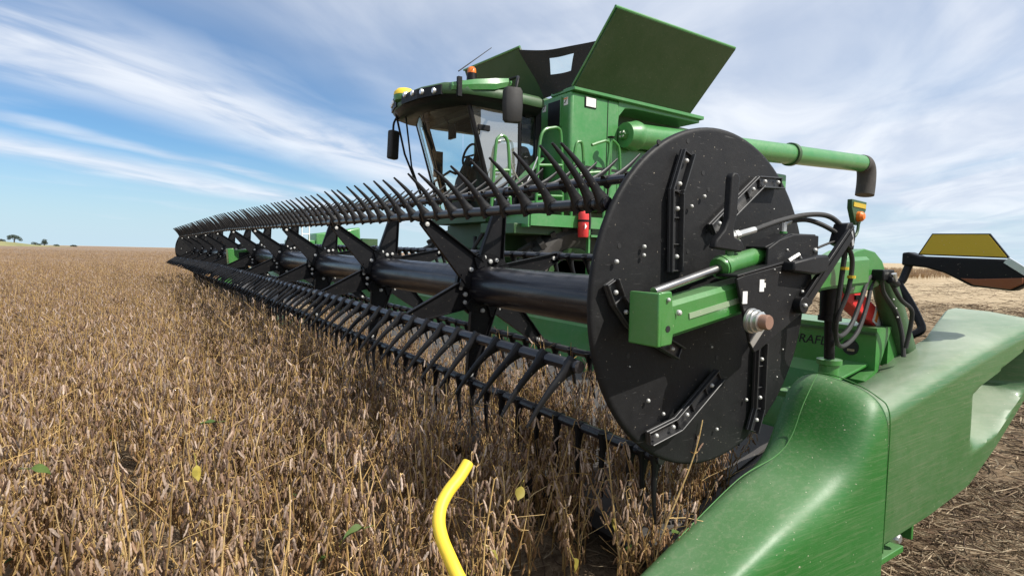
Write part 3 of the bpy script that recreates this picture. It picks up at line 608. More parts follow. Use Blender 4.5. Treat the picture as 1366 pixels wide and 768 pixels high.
b = MB(); fa = [Vector(p) for p in ((3.88, 6.06, 3.66), (3.51, 6.23, 4.36), (3.985, 4.98, 4.26), (3.89, 5.39, 3.69))]
n = 16; vs = []
for i in range(n+1):
    for j in range(n+1):
        u, t = i/n, j/n; lo = fa[0].lerp(fa[3], u); hi = fa[1].lerp(fa[2], u); p = lo.lerp(hi, t); p.z -= .05*t*math.sin(u*math.pi); p.x += .02*math.sin(9*u+5*t); vs.append(p)
fs = []; win = []
for i in range(n):
    for j in range(n):
        q = (i*(n+1)+j, (i+1)*(n+1)+j, (i+1)*(n+1)+j+1, i*(n+1)+j+1)
        (win if 6 <= i < 12 and 7 <= j < 13 else fs).append(q)
b.add(vs, fs); FB = b.build('corner_fabric', M['fabric'], K, smooth=180)
wv = sorted({i for f in win for i in f}); ix = {v: i for i, v in enumerate(wv)}
b = MB(); b.add([vs[i] for i in wv], [tuple(ix[i] for i in f) for f in win]); b.build('fabric_window', M['glass'], FB, smooth=180)
# unloading auger
b = MB(); b.tube([(5.0, 5.28, 3.115), (9.36, 5.24, 3.325)], .192, 28); AU = b.build('unloading_auger', GF, K)
b = MB(); b.tube([(9.36, 5.24, 3.325), (9.45, 5.24, 3.33)], .226, 28); b.build('auger_flange', M['dark_green'], AU)
b = MB(); b.tube([(9.45, 5.24, 3.33), (12.3, 5.22, 3.455)], .184, 28); b.build('auger_tube', GF, AU)
b = MB(); b.tube([(4.86, 5.28, 3.108), (5.0, 5.28, 3.115), (5.06, 5.28, 3.118), (5.12, 5.28, 3.12)], [.19, .213, .232, .222], 28); b.build('auger_hub', GF, AU)
b = MB(); b.lathe([(4.80, .002), (4.80, .07), (4.87, .09)], (0, 5.28, 3.108), 'x', 6); b.build('hub_bracket', M['green'], AU)
for yy, zz in ((5.25, 3.14), (5.31, 3.14), (5.25, 3.08), (5.31, 3.08)):
    b = MB(); b.lathe([(4.785, .002), (4.785, .016), (4.80, .018)], (0, yy, zz), 'x', 8); b.build('hub_bolt', M['bolt'], AU)
b = MB(); b.tube(sweep([(12.25, 5.22, 3.45), (12.42, 5.22, 3.44), (12.53, 5.22, 3.30), (12.54, 5.22, 3.02), (12.50, 5.22, 2.76)], 5), .195, 24); b.build('auger_spout', M['tyre'], AU)
b = MB(); b.bx(5.0, 6.9, 5.30, 5.55, 2.965, 3.0); b.build('auger_rest', M['black'], K)
# cab
b = MB()
ro = [(3.62, 5.74), (2.9, 5.70), (2.35, 5.78), (2.08, 5.98), (1.93, 6.4), (1.88, 6.85), (1.93, 7.25), (2.02, 7.55), (2.3, 7.72), (2.9, 7.78), (3.62, 7.72)]
def ring(s, z, dx=0): return [(2.9+(x-2.9)*s+dx, 6.75+(y-6.75)*s, z) for x, y in ro]
b.loft([ring(.93, 3.30), ring(.97, 3.36), ring(1.0, 3.40)]); RFU = b.build('roof_underside', M['black'], K, smooth=60)
b = MB(); b.loft([ring(1.0, 3.405), ring(1.015, 3.44), ring(1.01, 3.52), ring(.96, 3.57), ring(.80, 3.62), ring(.4, 3.66)]); RF2 = b.build('cab_roof', M['dark_green'], K, smooth=50)
b = MB(); b.loft([[(x, y, z-h), (x, y-.02, z-h*.5), (x, y, z), (x, y+.10, z), (x, y+.10, z-h)] for x, y, z, h in ((2.16, 5.87, 3.55, .10), (2.45, 5.73, 3.61, .14), (2.75, 5.69, 3.665, .15), (2.96, 5.69, 3.705, .11), (3.03, 5.72, 3.69, .06))]); b.build('roof_rail', GF, RF2)
b = MB(); b.beam((2.24, 5.81, 3.36), (2.24, 5.81, 3.62), .06, .05); b.build('roof_strut', M['black'], RF2)
def facet(ya, yb, z0, z1, off=.02):
    pa, pb = [Vector((1.0, y, 0)) for y in (ya, yb)]
    def xo(y):
        L_ = [(q[0], q[1]) for q in ro[2:9]]
        for (xa, y0), (xb, y1) in zip(L_, L_[1:]):
            if y0 <= y <= y1: return xa+(xb-xa)*(y-y0)/(y1-y0)
        return 2.1
    b = MB(); k = 8; pr = [ya+(yb-ya)*i/k for i in range(k+1)]
    b.loft([[(xo(y)-off-.02, y, z0), (xo(y)-off-.02, y, z1), (xo(y)+.06, y, z1), (xo(y)+.06, y, z0)] for y in pr]); return b, xo
b, xo = facet(5.98, 6.84, 3.395, 3.525, .012); LP = b.build('light_panel', M['black'], K, smooth=0)
b, _ = facet(7.12, 7.60, 3.42, 3.58, .012); LP2 = b.build('light_panel', M['black'], K, smooth=0)
for y, par in ((6.10, LP), (6.32, LP), (6.53, LP), (6.74, LP), (7.28, LP2), (7.44, LP2)):
    b = MB(); x = xo(y); b.lathe([(x-.060, .002), (x-.057, .030), (x-.047, .041), (x+.01, .043)], (0, y, 3.455+.09*(y-6.1) if par is LP else 3.51), 'x', 16); b.build('work_light', M['lens'], par)
b = MB(); b.lathe([(3.48, .15), (3.53, .165), (3.56, .16)], (1.96, 6.98, 0), 'z', 20); GP = b.build('receiver', M['green'], K)
b = MB(); b.lathe([(3.56, .163), (3.61, .155), (3.655, .11), (3.675, .04), (3.677, .005)], (1.96, 6.98, 0), 'z', 20); b.build('receiver_dome', M['yellow'], GP, smooth=60)
b = MB(); b.lathe([(3.70, .075), (3.80, .07)], (2.60, 6.1, 0), 'z', 16); BC = b.build('beacon', M['black'], K)
b = MB(); b.lathe([(3.80, .064), (3.86, .060), (3.885, .045), (3.893, .004)], (2.60, 6.1, 0), 'z', 16); b.build('beacon_lens', M['amber'], BC, smooth=60)
b = MB(); b.tube([(2.24, 5.84, 3.70), (2.80, 5.90, 4.15)], [.009, .005], 6); b.build('antenna', M['black'], K)
b = MB(); b.tube(sweep([(2.98, 5.70, 3.69), (3.02, 5.55, 3.70), (2.95, 5.45, 3.62), (2.90, 5.42, 3.48)], 4), .022, 8); b.build('mirror_arm', M['black'], K)
b = MB(); rings = []
for z, s in ((3.02, .75), (3.05, .95), (3.25, 1.03), (3.44, 1.0), (3.49, .8)): rings.append([(2.84+.12*s*cx, 5.40+.05*cy*s+.5*.12*s*cx*-.6, z) for cx, cy in ((-1,-.6),(-.8,-1),(.8,-1),(1,-.6),(1,.6),(.8,1),(-.8,1),(-1,.6))])
b.loft(rings); b.build('mirror', M['rubber'], K, smooth=60)
b = MB(); b.tube(sweep([(2.15, 7.62, 3.45), (2.08, 7.66, 3.30), (2.07, 7.66, 3.15)], 4), .018, 8); b.build('mirror_arm', M['black'], K)
b = MB(); b.beam((2.06, 7.66, 2.72), (2.08, 7.66, 3.18), .12, .17, (1, .3, 0)); b.build('mirror', M['rubber'], K, bevel=.03)
# cab shell: base, posts, glass
def wx(y, z):                                            # windshield surface
    t = (3.44-z)/1.6; c_ = (y-6.75)/.85; return 2.42+.50*t-.28*(1-c_*c_)*(1-.25*t)
b = MB(); k = 12; zs = [1.84, 2.2, 2.6, 3.0, 3.42]
b.loft([[(wx(5.93+1.64*i/k, z), 5.93+1.64*i/k, z) for i in range(k+1)] for z in zs], caps=False, closed=False); b.build('windshield', M['glass'], K, smooth=180)
for yy, nm in ((5.92, 'left'), (7.58, 'right')):
    b = MB(); b.tube([(wx(yy, z)+.01, yy, z) for z in zs], .036, 8); b.build('front_post', M['black'], K)
for yy in (5.91, 7.59):
    b = MB(); b.tube([(3.32, yy, 3.46), (3.33, yy, 2.6), (3.20, yy, 1.84)] if yy < 6 else [(3.58, yy, 3.46), (3.58, yy, 1.84)], .03, 8); b.build('door_post', M['black'], K)
    b = MB(); b.add([(wx(yy, z)+.03, yy, z) for z in zs]+[(3.30-.10*(z < 2)-.0, yy, z) for z in zs], [(i, i+1, i+6, i+5) for i in range(4)]); D_ = b.build('cab_door', M['doorglass'] if yy < 6 else M['glass'], K)
    if yy < 6:
        b = MB(); b.bx(2.60, 2.80, yy-.02, yy-.005, 2.98, 3.06); b.build('door_handle', M['black'], D_, bevel=.01)
    b = MB(); b.bx(3.60, 3.70, yy-.03, yy+.03, 1.84, 3.46); b.build('rear_post', M['black'], K)
    b = MB(); b.add([(3.33, yy, 2.4), (3.62, yy, 2.4), (3.62, yy, 3.44), (3.33, yy, 3.44)], [(0, 1, 2, 3)]); b.build('rear_side_window', M['glass'], K)
    b = MB(); b.bx(3.33, 3.64, yy-.02, yy+.02, 1.84, 2.5); b.build('side_panel', M['black'], K)
b = MB(); b.bx(3.64, 3.80, 5.93, 7.57, 1.84, 2.75); b.build('rear_wall', M['cabtrim'], K)
b = MB(); b.bx(3.66, 3.69, 7.0, 7.57, 2.75, 3.44); b.build('rear_wall_panel', M['cabtrim'], K)
b = MB(); b.add([(3.68, 5.93, 2.75), (3.68, 7.0, 2.75), (3.68, 7.0, 3.44), (3.68, 5.93, 3.44)], [(0, 1, 2, 3)]); b.build('rear_window', M['glass'], K)
b = MB(); b.bx(2.75, 3.75, 5.9, 7.6, 1.70, 1.84); b.build('cab_floor', M['dark_green'], K)
b = MB(); b.prism([(2.50, 3.38), (2.52, 3.22), (2.8, 3.30), (3.5, 3.30), (3.5, 3.38)], 5.96, 7.54); b.build('headliner', M['cabtrim'], K)
b = MB(); b.tube([(wx(7.3, z)+.14, 7.3, z) for z in zs], .06, 8); b.build('inner_post', M['cabtrim'], K)
b = MB(); b.bx(2.60, 2.72, 7.18, 7.28, 2.45, 2.85); b.build('monitor', M['cabtrim'], K)
b = MB(); b.bx(2.50, 2.54, 6.42, 6.60, 2.93, 3.15); b.tube([(2.52, 6.58, 3.13), (2.48, 6.70, 3.28)], .012, 6); b.build('monitor', M['black'], K)
b = MB(); rings = []
for z, x0, x1, hw in ((1.84, 2.95, 3.45, .25), (2.25, 2.95, 3.5, .28), (2.38, 3.05, 3.52, .28), (2.45, 3.3, 3.52, .26), (2.75, 3.36, 3.55, .25), (2.95, 3.42, 3.56, .2), (3.0, 3.44, 3.56, .15)): rings.append([(x0, 6.7-hw, z), (x1, 6.7-hw, z), (x1, 6.7+hw, z), (x0, 6.7+hw, z)])
b.loft(rings); b.build('seat', M['seat'], K, bevel=.04)
b = MB(); rings = []
for z, x0, x1, y0, y1 in ((1.84, 2.80, 3.4, 5.98, 6.7), (2.20, 2.78, 3.45, 5.98, 6.7), (2.52, 2.84, 3.5, 6.0, 6.6), (2.70, 3.0, 3.5, 6.02, 6.45)): rings.append([(x0, y0, z), (x1, y0, z), (x1, y1, z), (x0, y1, z)])
b.loft(rings); b.build('console', M['seat'], K, bevel=.03)
b = MB(); b.tube([(2.58, 6.40, 1.84), (2.64, 6.40, 2.3), (2.76, 6.40, 2.66)], [.14, .10, .05], 10); SC_ = b.build('steering_column', M['seat'], K)
b = MB(); b.tube([(2.76+.08*math.sin(a)*.5, 6.40+.19*math.cos(a), 2.70+.17*math.sin(a)) for a in [2*math.pi*i/20 for i in range(21)]], .018, 8); b.tube([(2.76, 6.40, 2.69), (2.76, 6.22, 2.69)], .015, 6); b.tube([(2.76, 6.40, 2.69), (2.76, 6.58, 2.69)], .015, 6); b.build('steering_wheel', M['black'], SC_)
b = MB(); b.tube([(2.62, 7.28, 2.02), (2.62, 7.28, 2.38), (2.66, 6.82, 2.50), (2.70, 6.7, 2.45)], .02, 8); b.build('grab_rail', M['black'], K)
b = MB(); b.tube([(2.0, 7.4, 3.40), (2.20, 7.50, 2.8), (2.55, 7.55, 2.1)], .018, 6); b.tube([(2.02, 7.1, 3.40), (2.30, 7.45, 2.6), (2.6, 7.55, 2.0)], .014, 6); b.build('wiper', M['black'], K)
# platform, rails, ladder
b = MB(); b.bx(2.85, 4.6, 4.95, 5.9, 1.70, 1.76); b.bx(2.85, 4.6, 4.93, 4.96, 1.62, 1.78); b.bx(2.82, 2.86, 4.95, 5.9, 1.60, 1.78); b.build('platform', GF, K)
def railing(paths, name='handrail', r=.022):
    b = MB()
    for p in paths: b.tube(sweep(p, 5) if len(p) > 2 else p, r, 8)
    return b.build(name, M['green'], K)
railing([[(2.43, 5.25, 1.76), (2.46, 5.25, 2.2), (2.49, 5.25, 2.66), (2.53, 5.25, 2.76), (2.60, 5.25, 2.79), (2.66, 5.25, 2.75), (2.69, 5.25, 2.62), (2.72, 5.25, 2.2), (2.74, 5.25, 1.76)], [(2.47, 5.25, 2.33), (2.71, 5.25, 2.35)], [(2.45, 5.25, 1.98), (2.73, 5.25, 2.0)]])
railing([[(3.20, 5.3, 1.76), (3.22, 5.3, 2.4), (3.25, 5.3, 2.82), (3.32, 5.3, 2.97), (3.45, 5.3, 3.02), (3.56, 5.3, 3.03), (3.62, 5.3, 2.93), (3.66, 5.3, 2.4), (3.68, 5.3, 1.76)], [(3.23, 5.3, 2.48), (3.65, 5.3, 2.52)], [(3.21, 5.3, 2.06), (3.67, 5.3, 2.08)]])
railing([[(3.80, 5.25, 1.76), (3.82, 5.25, 2.5), (3.86, 5.25, 2.82), (3.92, 5.25, 2.88), (3.98, 5.25, 2.84), (4.02, 5.25, 2.5), (4.04, 5.25, 1.76)], [(3.94, 5.0, 2.80), (4.1, 5.0, 2.86), (4.22, 5.0, 2.89), (4.28, 5.0, 2.82), (4.24, 5.0, 2.4), (4.20, 5.0, 1.76)], [(3.82, 5.1, 2.40), (4.24, 5.05, 2.46)]])
railing([[(4.48, 5.2, 1.76), (4.50, 5.2, 3.0)], [(4.50, 5.2, 2.98), (4.60, 5.2, 2.94), (4.68, 5.2, 2.82), (4.72, 5.2, 2.3), (4.74, 5.2, 1.76)]])
b = MB(); b.lathe([(3.0, .05), (3.02, .055), (3.03, .02)], (4.50, 5.2, 0), 'z', 12); b.build('post_cap', M['black'], K)
b = MB()
b.tube(sweep([(4.28, 5.0, 2.75), (4.30, 5.02, 2.3), (4.36, 5.1, 2.1), (4.44, 5.16, 2.3), (4.47, 5.19, 2.85)], 6), .014, 5); b.build('safety_chain', M['text'], K)
b = MB(); b.tube(sweep([(2.70, 5.25, 2.6), (2.8, 5.27, 2.35), (3.0, 5.28, 2.2), (3.22, 5.3, 2.6)], 6), .011, 5); b.build('safety_chain', M['steel'], K)
b = MB()
for x in (3.86, 4.30): b.beam((x, 4.93, .55), (x, 4.93, 1.75), .03, .05, (0, 1, 0))
for z in (.6, .9, 1.2, 1.5): b.bx(3.87, 4.29, 4.88, 5.02, z, z+.03)
b.build('ladder', GF, K)
b = MB(); b.beam((2.75, 5.55, 1.95), (3.45, 5.55, 2.62), .03, .16, (0, 1, 0)); b.beam((2.7, 5.55, 1.78), (3.4, 5.55, 2.0), .04, .3, (0, 1, 0)); b.build('stair_guard', GF, K)
# running gear
b = MB(); b.bx(3.3, 9.2, 6.0, 7.6, .95, 1.95); b.bx(3.1, 3.4, 5.9, 7.7, 1.1, 1.7); b.build('chassis', M['dark_green'], K)
b = MB(); b.beam((1.25, 6.8, .55), (3.4, 6.8, 1.12), 1.35, .55); b.build('feeder_house', M['dark_green'], K, bevel=.03)
b = MB(); b.bx(1.1, 1.45, 6.0, 7.6, .45, 1.15); b.build('feeder_frame', M['green'], K, bevel=.02)
for y0, y1, z in ((5.1, 5.6, 1.60), (5.65, 5.95, 1.62)): 
    b = MB(); b.bx(2.7, 4.0, y0, y1, z-.09, z+.05); b.build('under_beam', M['dark_green'], K, bevel=.01)
b = MB(); b.tube(sweep([(3.0, 5.9, 1.5), (2.9, 6.0, 1.2), (3.05, 6.2, 1.0), (3.1, 6.4, 1.3)], 5), .03, 8); b.build('hydraulic_hose', M['rubber'], K)
b = MB(); b.tube(sweep([(2.95, 6.2, 1.6), (2.8, 6.3, 1.3), (2.95, 6.5, 1.1), (3.0, 6.6, 1.5)], 5), .03, 8); b.build('hydraulic_hose', M['rubber'], K)
def wheel(x, y0, y1, r, name='wheel'):
    b = MB(); yc = (y0+y1)/2; hw = (y1-y0)/2
    b.lathe([(y0+.10, r*.58), (y0+.02, r*.7), (y0, r*.85), (y0+.05, r*.93), (y1-.05, r*.93), (y1, r*.85), (y1-.02, r*.7), (y1-.10, r*.58)], (x, 0, r), 'y', 40)
    for k in range(22):                                  # chevron lugs
        for s in (-1, 1):
            a = 2*math.pi*(k+.5*(s > 0))/22; a2 = a+.16; rr = r*.965
            p0 = Vector((x+rr*math.cos(a), yc+s*.02, r+rr*math.sin(a))); p1 = Vector((x+rr*math.cos(a2)*.985, yc+s*hw*.98, r+rr*math.sin(a2)*.985))
            b.beam(p0, p1, .075, r*.09, (math.cos(a), 0, math.sin(a)))
    o = b.build(name, M['tyre'], K, smooth=30)
    b = MB(); b.lathe([(y0+.16, .02), (y0+.16, r*.3), (y0+.08, r*.52), (y0+.06, r*.6), (y0+.10, r*.6)], (x, 0, r), 'y', 32); b.build('rim', M['dark_green'], o)
    return o
wheel(3.78, 5.05, 5.55, .84); wheel(3.78, 7.95, 8.75, .84); wheel(8.6, 5.5, 6.0, .6); wheel(8.6, 7.6, 8.1, .6)
# fire extinguisher hanging on the platform post
X = root('fire_extinguisher', (3.70, 4.86, 1.5), 'red fire extinguisher hanging in a black strap below the combine platform', 'fire extinguisher')
b = MB(); b.lathe([(1.49, .002), (1.49, .066), (1.505, .074), (1.80, .074), (1.85, .06), (1.88, .03), (1.89, .02)], (3.70, 4.86, 0), 'z', 20); CYL = b.build('cylinder', M['red'], X, smooth=50)
b = MB(); b.lathe([(1.70, .0765), (1.73, .0765)], (3.70, 4.86, 0), 'z', 20); b.build('strap', M['black'], X)
b = MB(); b.lathe([(1.89, .02), (1.93, .026), (1.95, .01)], (3.70, 4.86, 0), 'z', 12); b.beam((3.68, 4.86, 1.95), (3.60, 4.84, 1.99), .025, .02); b.build('valve', M['black'], X)
b = MB(); b.tube(sweep([(3.74, 4.84, 1.85), (3.80, 4.84, 1.8), (3.80, 4.84, 1.60)], 4), .016, 8); b.build('hose', M['rubber'], X)
b = MB(); b.prism([(3.66, 1.60), (3.70, 1.64), (3.66, 1.68)], 4.780, 4.785); b.build('label', M['white'], CYL)

# ================================================================== yellow guide rod in the crop
Yr = MB(); pts = [(-1.051, -.199, .807), (-1.078, -.211, .786), (-1.107, -.222, .769), (-1.131, -.237, .75), (-1.146, -.258, .73), (-1.152, -.284, .711), (-1.153, -.313, .693), (-1.153, -.346, .673), (-1.142, -.395, .625), (-1.12, -.43, .5), (-1.09, -.45, .25), (-1.08, -.46, 0)]
tag(Yr.tube(sweep(pts, 5), .0122, 18).build('guide_rod', M['yellow'], None, smooth=50), 'bent bright yellow rod standing in the crop before the reel', 'guide rod')

# ================================================================== second machine far behind the reel
T = root('tractor', (5.0, 20.5, 0), 'distant green tractor hood with pale ladder seen through the reel arms', 'tractor')
def tp(name, mb, mat, **k): return mb.build(name, mat, T, **k)
b = MB(); b.prism([(4.3, 1.30), (4.32, 1.85), (4.7, 1.90), (5.3, 2.0), (5.95, 2.14), (6.0, 1.25)], 20.0, 21.1); tp('hood', b, GF, bevel=.06)
b = MB(); b.bx(6.0, 6.6, 19.9, 21.2, 1.15, 1.72); tp('cab_base', b, M['dark_green'])
b = MB(); b.tube([(4.95, 20.1, 1.9), (4.95, 20.1, 2.5)], .05, 8); tp('exhaust', b, M['black'])
b = MB()
for x in (3.72, 3.97): b.tube([(x, 19.6, 1.0), (x, 19.6, 2.1)], .02, 6)
for z in (1.2, 1.5, 1.8, 2.08): b.tube([(3.72, 19.6, z), (3.97, 19.6, z)], .02, 6)
tp('ladder', b, M['white'])
b = MB(); b.bx(3.5, 4.28, 20.0, 21.2, 1.05, 1.6); tp('front_frame', b, GF, bevel=.03)
for x, r in ((4.0, .6), (6.3, .7)):
    for y in (19.5, 21.3): b = MB(); b.lathe([(-.25, r*.5), (-.25, r), (.25, r), (.25, r*.5)], (x, y, r), 'y', 28); tp('wheel', b, M['tyre'])
# ================================================================== ground, far field, bank, trees
def gmat():
    m, nt, n, l, p = newmat('stubble_ground'); tcn = n.new('ShaderNodeTexCoord'); o = tcn.outputs['Object']
    a = nz(n, l, o, 1.3, 8, .7); b_ = nz(n, l, o, 14, 6, .75); g = nz(n, l, mapping(n, l, o, (.05, .6, 1)), 1.6, 6, .6)
    c = mixc(n, l, ramp(n, l, b_, .35, .66), (.055, .036, .024), (.33, .245, .155))
    far = mixc(n, l, ramp(n, l, g, .35, .65), (.40, .31, .20), (.52, .42, .28))
    vd = n.new('ShaderNodeVectorMath'); vd.operation = 'LENGTH'; l.new(o, vd.inputs[0])      # straw cover closes up away from the header
    c2 = mixc(n, l, ramp(n, l, vd.outputs['Value'], 7, 24), c, far)
    l.new(mixc(n, l, ramp(n, l, a, .3, .7, 0, .35), c2, (.20, .14, .085)), p.inputs['Base Color']); p.inputs['Roughness'].default_value = .95; p.inputs['Specular IOR Level'].default_value = .1
    bp = n.new('ShaderNodeBump'); bp.inputs['Strength'].default_value = .9; bp.inputs['Distance'].default_value = .04; l.new(b_, bp.inputs['Height']); l.new(bp.outputs[0], p.inputs['Normal'])
    return m
b = MB(); n = 40; vs = []; fs = []
def gc(i): t = (i/n*2-1); return math.copysign(abs(t)**3*3500, t)
for i in range(n+1):
    for j in range(n+1): vs.append((gc(i), gc(j), 0))
for i in range(n):
    for j in range(n): a = i*(n+1)+j; fs.append((a, a+n+1, a+n+2, a+1))
b.add(vs, fs); tag(b.build('ground', gmat(), smooth=0), kind='structure')

def inview(x, y, az0=-14, az1=82):
    a = math.degrees(math.atan2(x-CAMXY.x, y-CAMXY.y)); return az0 < a < az1
def is_crop(x, y):
    if y > HL+.35: return x < 3 + (y-HL)*.0 or y > HL+.35
    if y < .05+.03*math.sin(x*7): return False
    return x < -.02
def field_mat():
    m, nt, n, l, p = newmat('distant_crop'); tcn = n.new('ShaderNodeTexCoord'); o = tcn.outputs['Object']
    a = nz(n, l, o, 2.6, 5, .7); g = nz(n, l, o, .08, 4, .6); f_ = nz(n, l, o, 9, 3, .6)
    c = mixc(n, l, ramp(n, l, a, .38, .64), (.12, .075, .048), (.36, .265, .19))
    c = mixc(n, l, ramp(n, l, f_, .45, .7, 0, .5), c, (.42, .33, .24))
    l.new(mixc(n, l, ramp(n, l, g, .3, .7, 0, .4), c, (.24, .17, .115)), p.inputs['Base Color']); p.inputs['Roughness'].default_value = .9; p.inputs['Specular IOR Level'].default_value = .1
    bp = n.new('ShaderNodeBump'); bp.inputs['Strength'].default_value = 1.; bp.inputs['Distance'].default_value = .25; l.new(a, bp.inputs['Height']); l.new(bp.outputs[0], p.inputs['Normal'])
    return m
b = MB(); vs = []; fs = []
rs = [28+1.1**i*6-6 for i in range(60)]; rs = [r for r in rs if r < 1500]; na = 70
for r in rs:
    for j in range(na+1):
        a = R(-35+j*(78/na)); vs.append((CAMXY.x+r*math.sin(a), CAMXY.y+r*math.cos(a), .44+random.uniform(-.05, .05)*min(1, 60/r)))
for i in range(len(rs)-1):
    for j in range(na):
        q = i*(na+1)+j; x, y, _ = vs[q]
        if is_crop(x, y) and not (-1 < x < 40 and y < 22) and not (x > 12 and y < 60): fs.append((q, q+na+1, q+na+2, q+1))
b.add(vs, fs); tag(b.build('distant_crop', field_mat(), smooth=0), kind='stuff', label='brown ripe soybean crop stretching to the horizon on the left')

gm, nt_, n_, l_, p_ = newmat('bank_grass'); p_.inputs['Base Color'].default_value = (.20, .20, .07, 1)
t_ = n_.new('ShaderNodeTexCoord'); l_.new(mixc(n_, l_, ramp(n_, l_, nz(n_, l_, t_.outputs['Object'], .2, 6, .7), .3, .7), (.12, .14, .045), (.34, .30, .13)), p_.inputs['Base Color']); p_.inputs['Roughness'].default_value = .9
def polar(px, d): a = YAW+math.atan((px-683)/768.4); return Vector((CAMXY.x+d*math.sin(a), CAMXY.y+d*math.cos(a), 0))
b = MB(); rings = []
for px, h in ((-420, 5.5), (-250, 5.3), (-120, 4.8), (-40, 4.3), (0, 3.9), (20, 3.2), (35, 2.4), (50, 1.6), (75, .9), (120, .5), (230, .3)):
    h *= .62; rings.append([tuple(polar(px, d)+Vector((0, 0, hh))) for d, hh in ((300, 0), (316, h*.55), (345, h), (420, h), (440, 0))])
b.loft(rings, caps=False, closed=False); tag(b.build('grass_bank', gm, smooth=60), kind='structure')

lm = plantmat('far_tree_leaves', [(.020, .034, .018), (.045, .062, .028), (.075, .090, .045)], .7); bm_ = paint('bark', (.07, .05, .035), .9, 0, speck=0)
def tree(px, d, wd, ht, z0, label, blobs, trunk=.4):
    SC = .62; p = polar(px, d); p.z = z0*.55; ht *= SC; wd *= SC; blobs = [(q[0]*SC, q[1]*SC, q[2]*SC) for q in blobs]; trunk *= SC; t = root('tree', p, label, 'tree', 'trees on the horizon')
    rnd = random.Random(px*7+3)
    tr = MB(); tr.tube([p, p+Vector((.1, 0, ht*.35)), p+Vector((.25, .1, ht*.7))], [trunk, trunk*.7, trunk*.3], 8)
    for k in range(5): a = k*1.3; tr.tube([p+Vector((0, 0, ht*.3)), p+Vector((math.cos(a)*wd*.28, math.sin(a)*wd*.28, ht*.65))], [trunk*.5, trunk*.2], 6)
    tr.build('trunk', bm_, t)
    cr = MB()
    for (bx_, bz, br) in blobs:
        for _ in range(int(300*br*br)+80):
            v = Vector((rnd.gauss(0, 1), rnd.gauss(0, 1), rnd.gauss(0, 1))).normalized()*br*rnd.uniform(.55, 1.05)
            c = p+Vector((rt.x*bx_, rt.y*bx_, bz))+Vector((v.x, v.y, v.z*.75)); s = rnd.uniform(.10, .26)*max(.6, br*.5)
            q = [Vector((rnd.uniform(-1, 1), rnd.uniform(-1, 1), rnd.uniform(-1, 1)))*s for _ in range(4)]
            cr.add([c+w_ for w_ in q], [(0, 1, 2), (0, 2, 3), (0, 3, 1)])
    cr.build('crown', lm, t, smooth=0)
tree(19, 390, 11, 7.2, 3.6, 'broad spreading dark tree on the grassy bank at the far left horizon', [(-3.6, 4.6, 2.0), (-1.8, 5.0, 2.1), (.4, 5.0, 2.0), (2.4, 4.4, 2.0), (4.4, 3.3, 1.8), (5.6, 2.3, 1.4), (-4.4, 3.0, 1.3)], .5)
tree(1, 380, 8, 4, 3.6, 'low dark bush cut by the left picture edge on the grassy bank', [(-2.5, 1.8, 1.8), (0, 1.6, 1.7), (2.4, 1.2, 1.5), (-5, 1.9, 2.)], .3)
tree(47, 400, 6, 4, 1.6, 'low rounded bush just left of the tall narrow tree', [(-1.6, 1.6, 1.7), (.6, 1.2, 1.4), (2.8, .8, 1.1), (4.2, .7, .9)], .3)
tree(59, 400, 5, 6.2, 1.2, 'tall narrow dark tree on the horizon right of the bank', [(0, 3.4, 2.0), (.4, 4.6, 1.8), (-.7, 2.2, 1.8), (1.2, 2.2, 1.7)], .4)
tree(75, 420, 6, 2.6, .6, 'small flat bush alone on the left horizon', [(-1.4, 1.2, 1.2), (.6, 1.3, 1.3), (2, .9, .9)], .3)
tree(98, 430, 8, 2.8, .3, 'flat dark bush, rightmost of those on the left horizon', [(-2.3, 1.1, 1.0), (-.8, 1.5, 1.2), (.9, 1.4, 1.3), (2.4, 1.0, 1.0)], .3)

# ================================================================== soybean plants
def pod(b, p, d, ln, r, rnd):
    d = d.normalized(); q = d.cross(Vector((rnd.uniform(-1, 1), rnd.uniform(-1, 1), .3))).normalized(); u = d.cross(q)
    bend = u*ln*rnd.uniform(-.08, .08); rings = []
    for t, s in ((0, .2), (.14, .8), (.24, 1.), (.36, .68), (.5, 1.05), (.63, .7), (.78, .98), (.9, .5), (1., .08)):
        c = p+d*ln*t+bend*math.sin(t*math.pi); rings.append([c+q*r*s*cx+u*r*.8*s*cy for cx, cy in ((1, 0), (.3, 1), (-.8, .7), (-.8, -.7), (.3, -1))])
    b.loft(rings)
def leaf(b, p, d, ln, wd, rnd, n=6):
    d = d.normalized(); q = d.cross(Vector((0, 0, 1)))
    if q.length < .1: q = Vector((1, 0, 0))
    q.normalize(); u = q.cross(d); L_, R_, m_ = [], [], []
    cup = rnd.uniform(.15, .5)*rnd.choice((1, 1, -1)); cur = rnd.uniform(-.6, .25); tw = rnd.uniform(-.5, .5)
    vs = []; fs = []
    for i in range(n+1):
        t = i/n; w_ = wd*math.sin(math.pi*min(1, t**.75))*.5; c = p+d*ln*t+u*ln*cur*t*t
        c2 = c+u*ln*.05*math.sin(9*t); qq = (q*math.cos(tw*t)+u*math.sin(tw*t)); vs += [c2+qq*w_+u*w_*cup*2, c, c2-qq*w_+u*w_*cup*2]
    for i in range(n): a = i*3; fs += [(a, a+3, a+4, a+1), (a+1, a+4, a+5, a+2)]
    b.add(vs, fs)
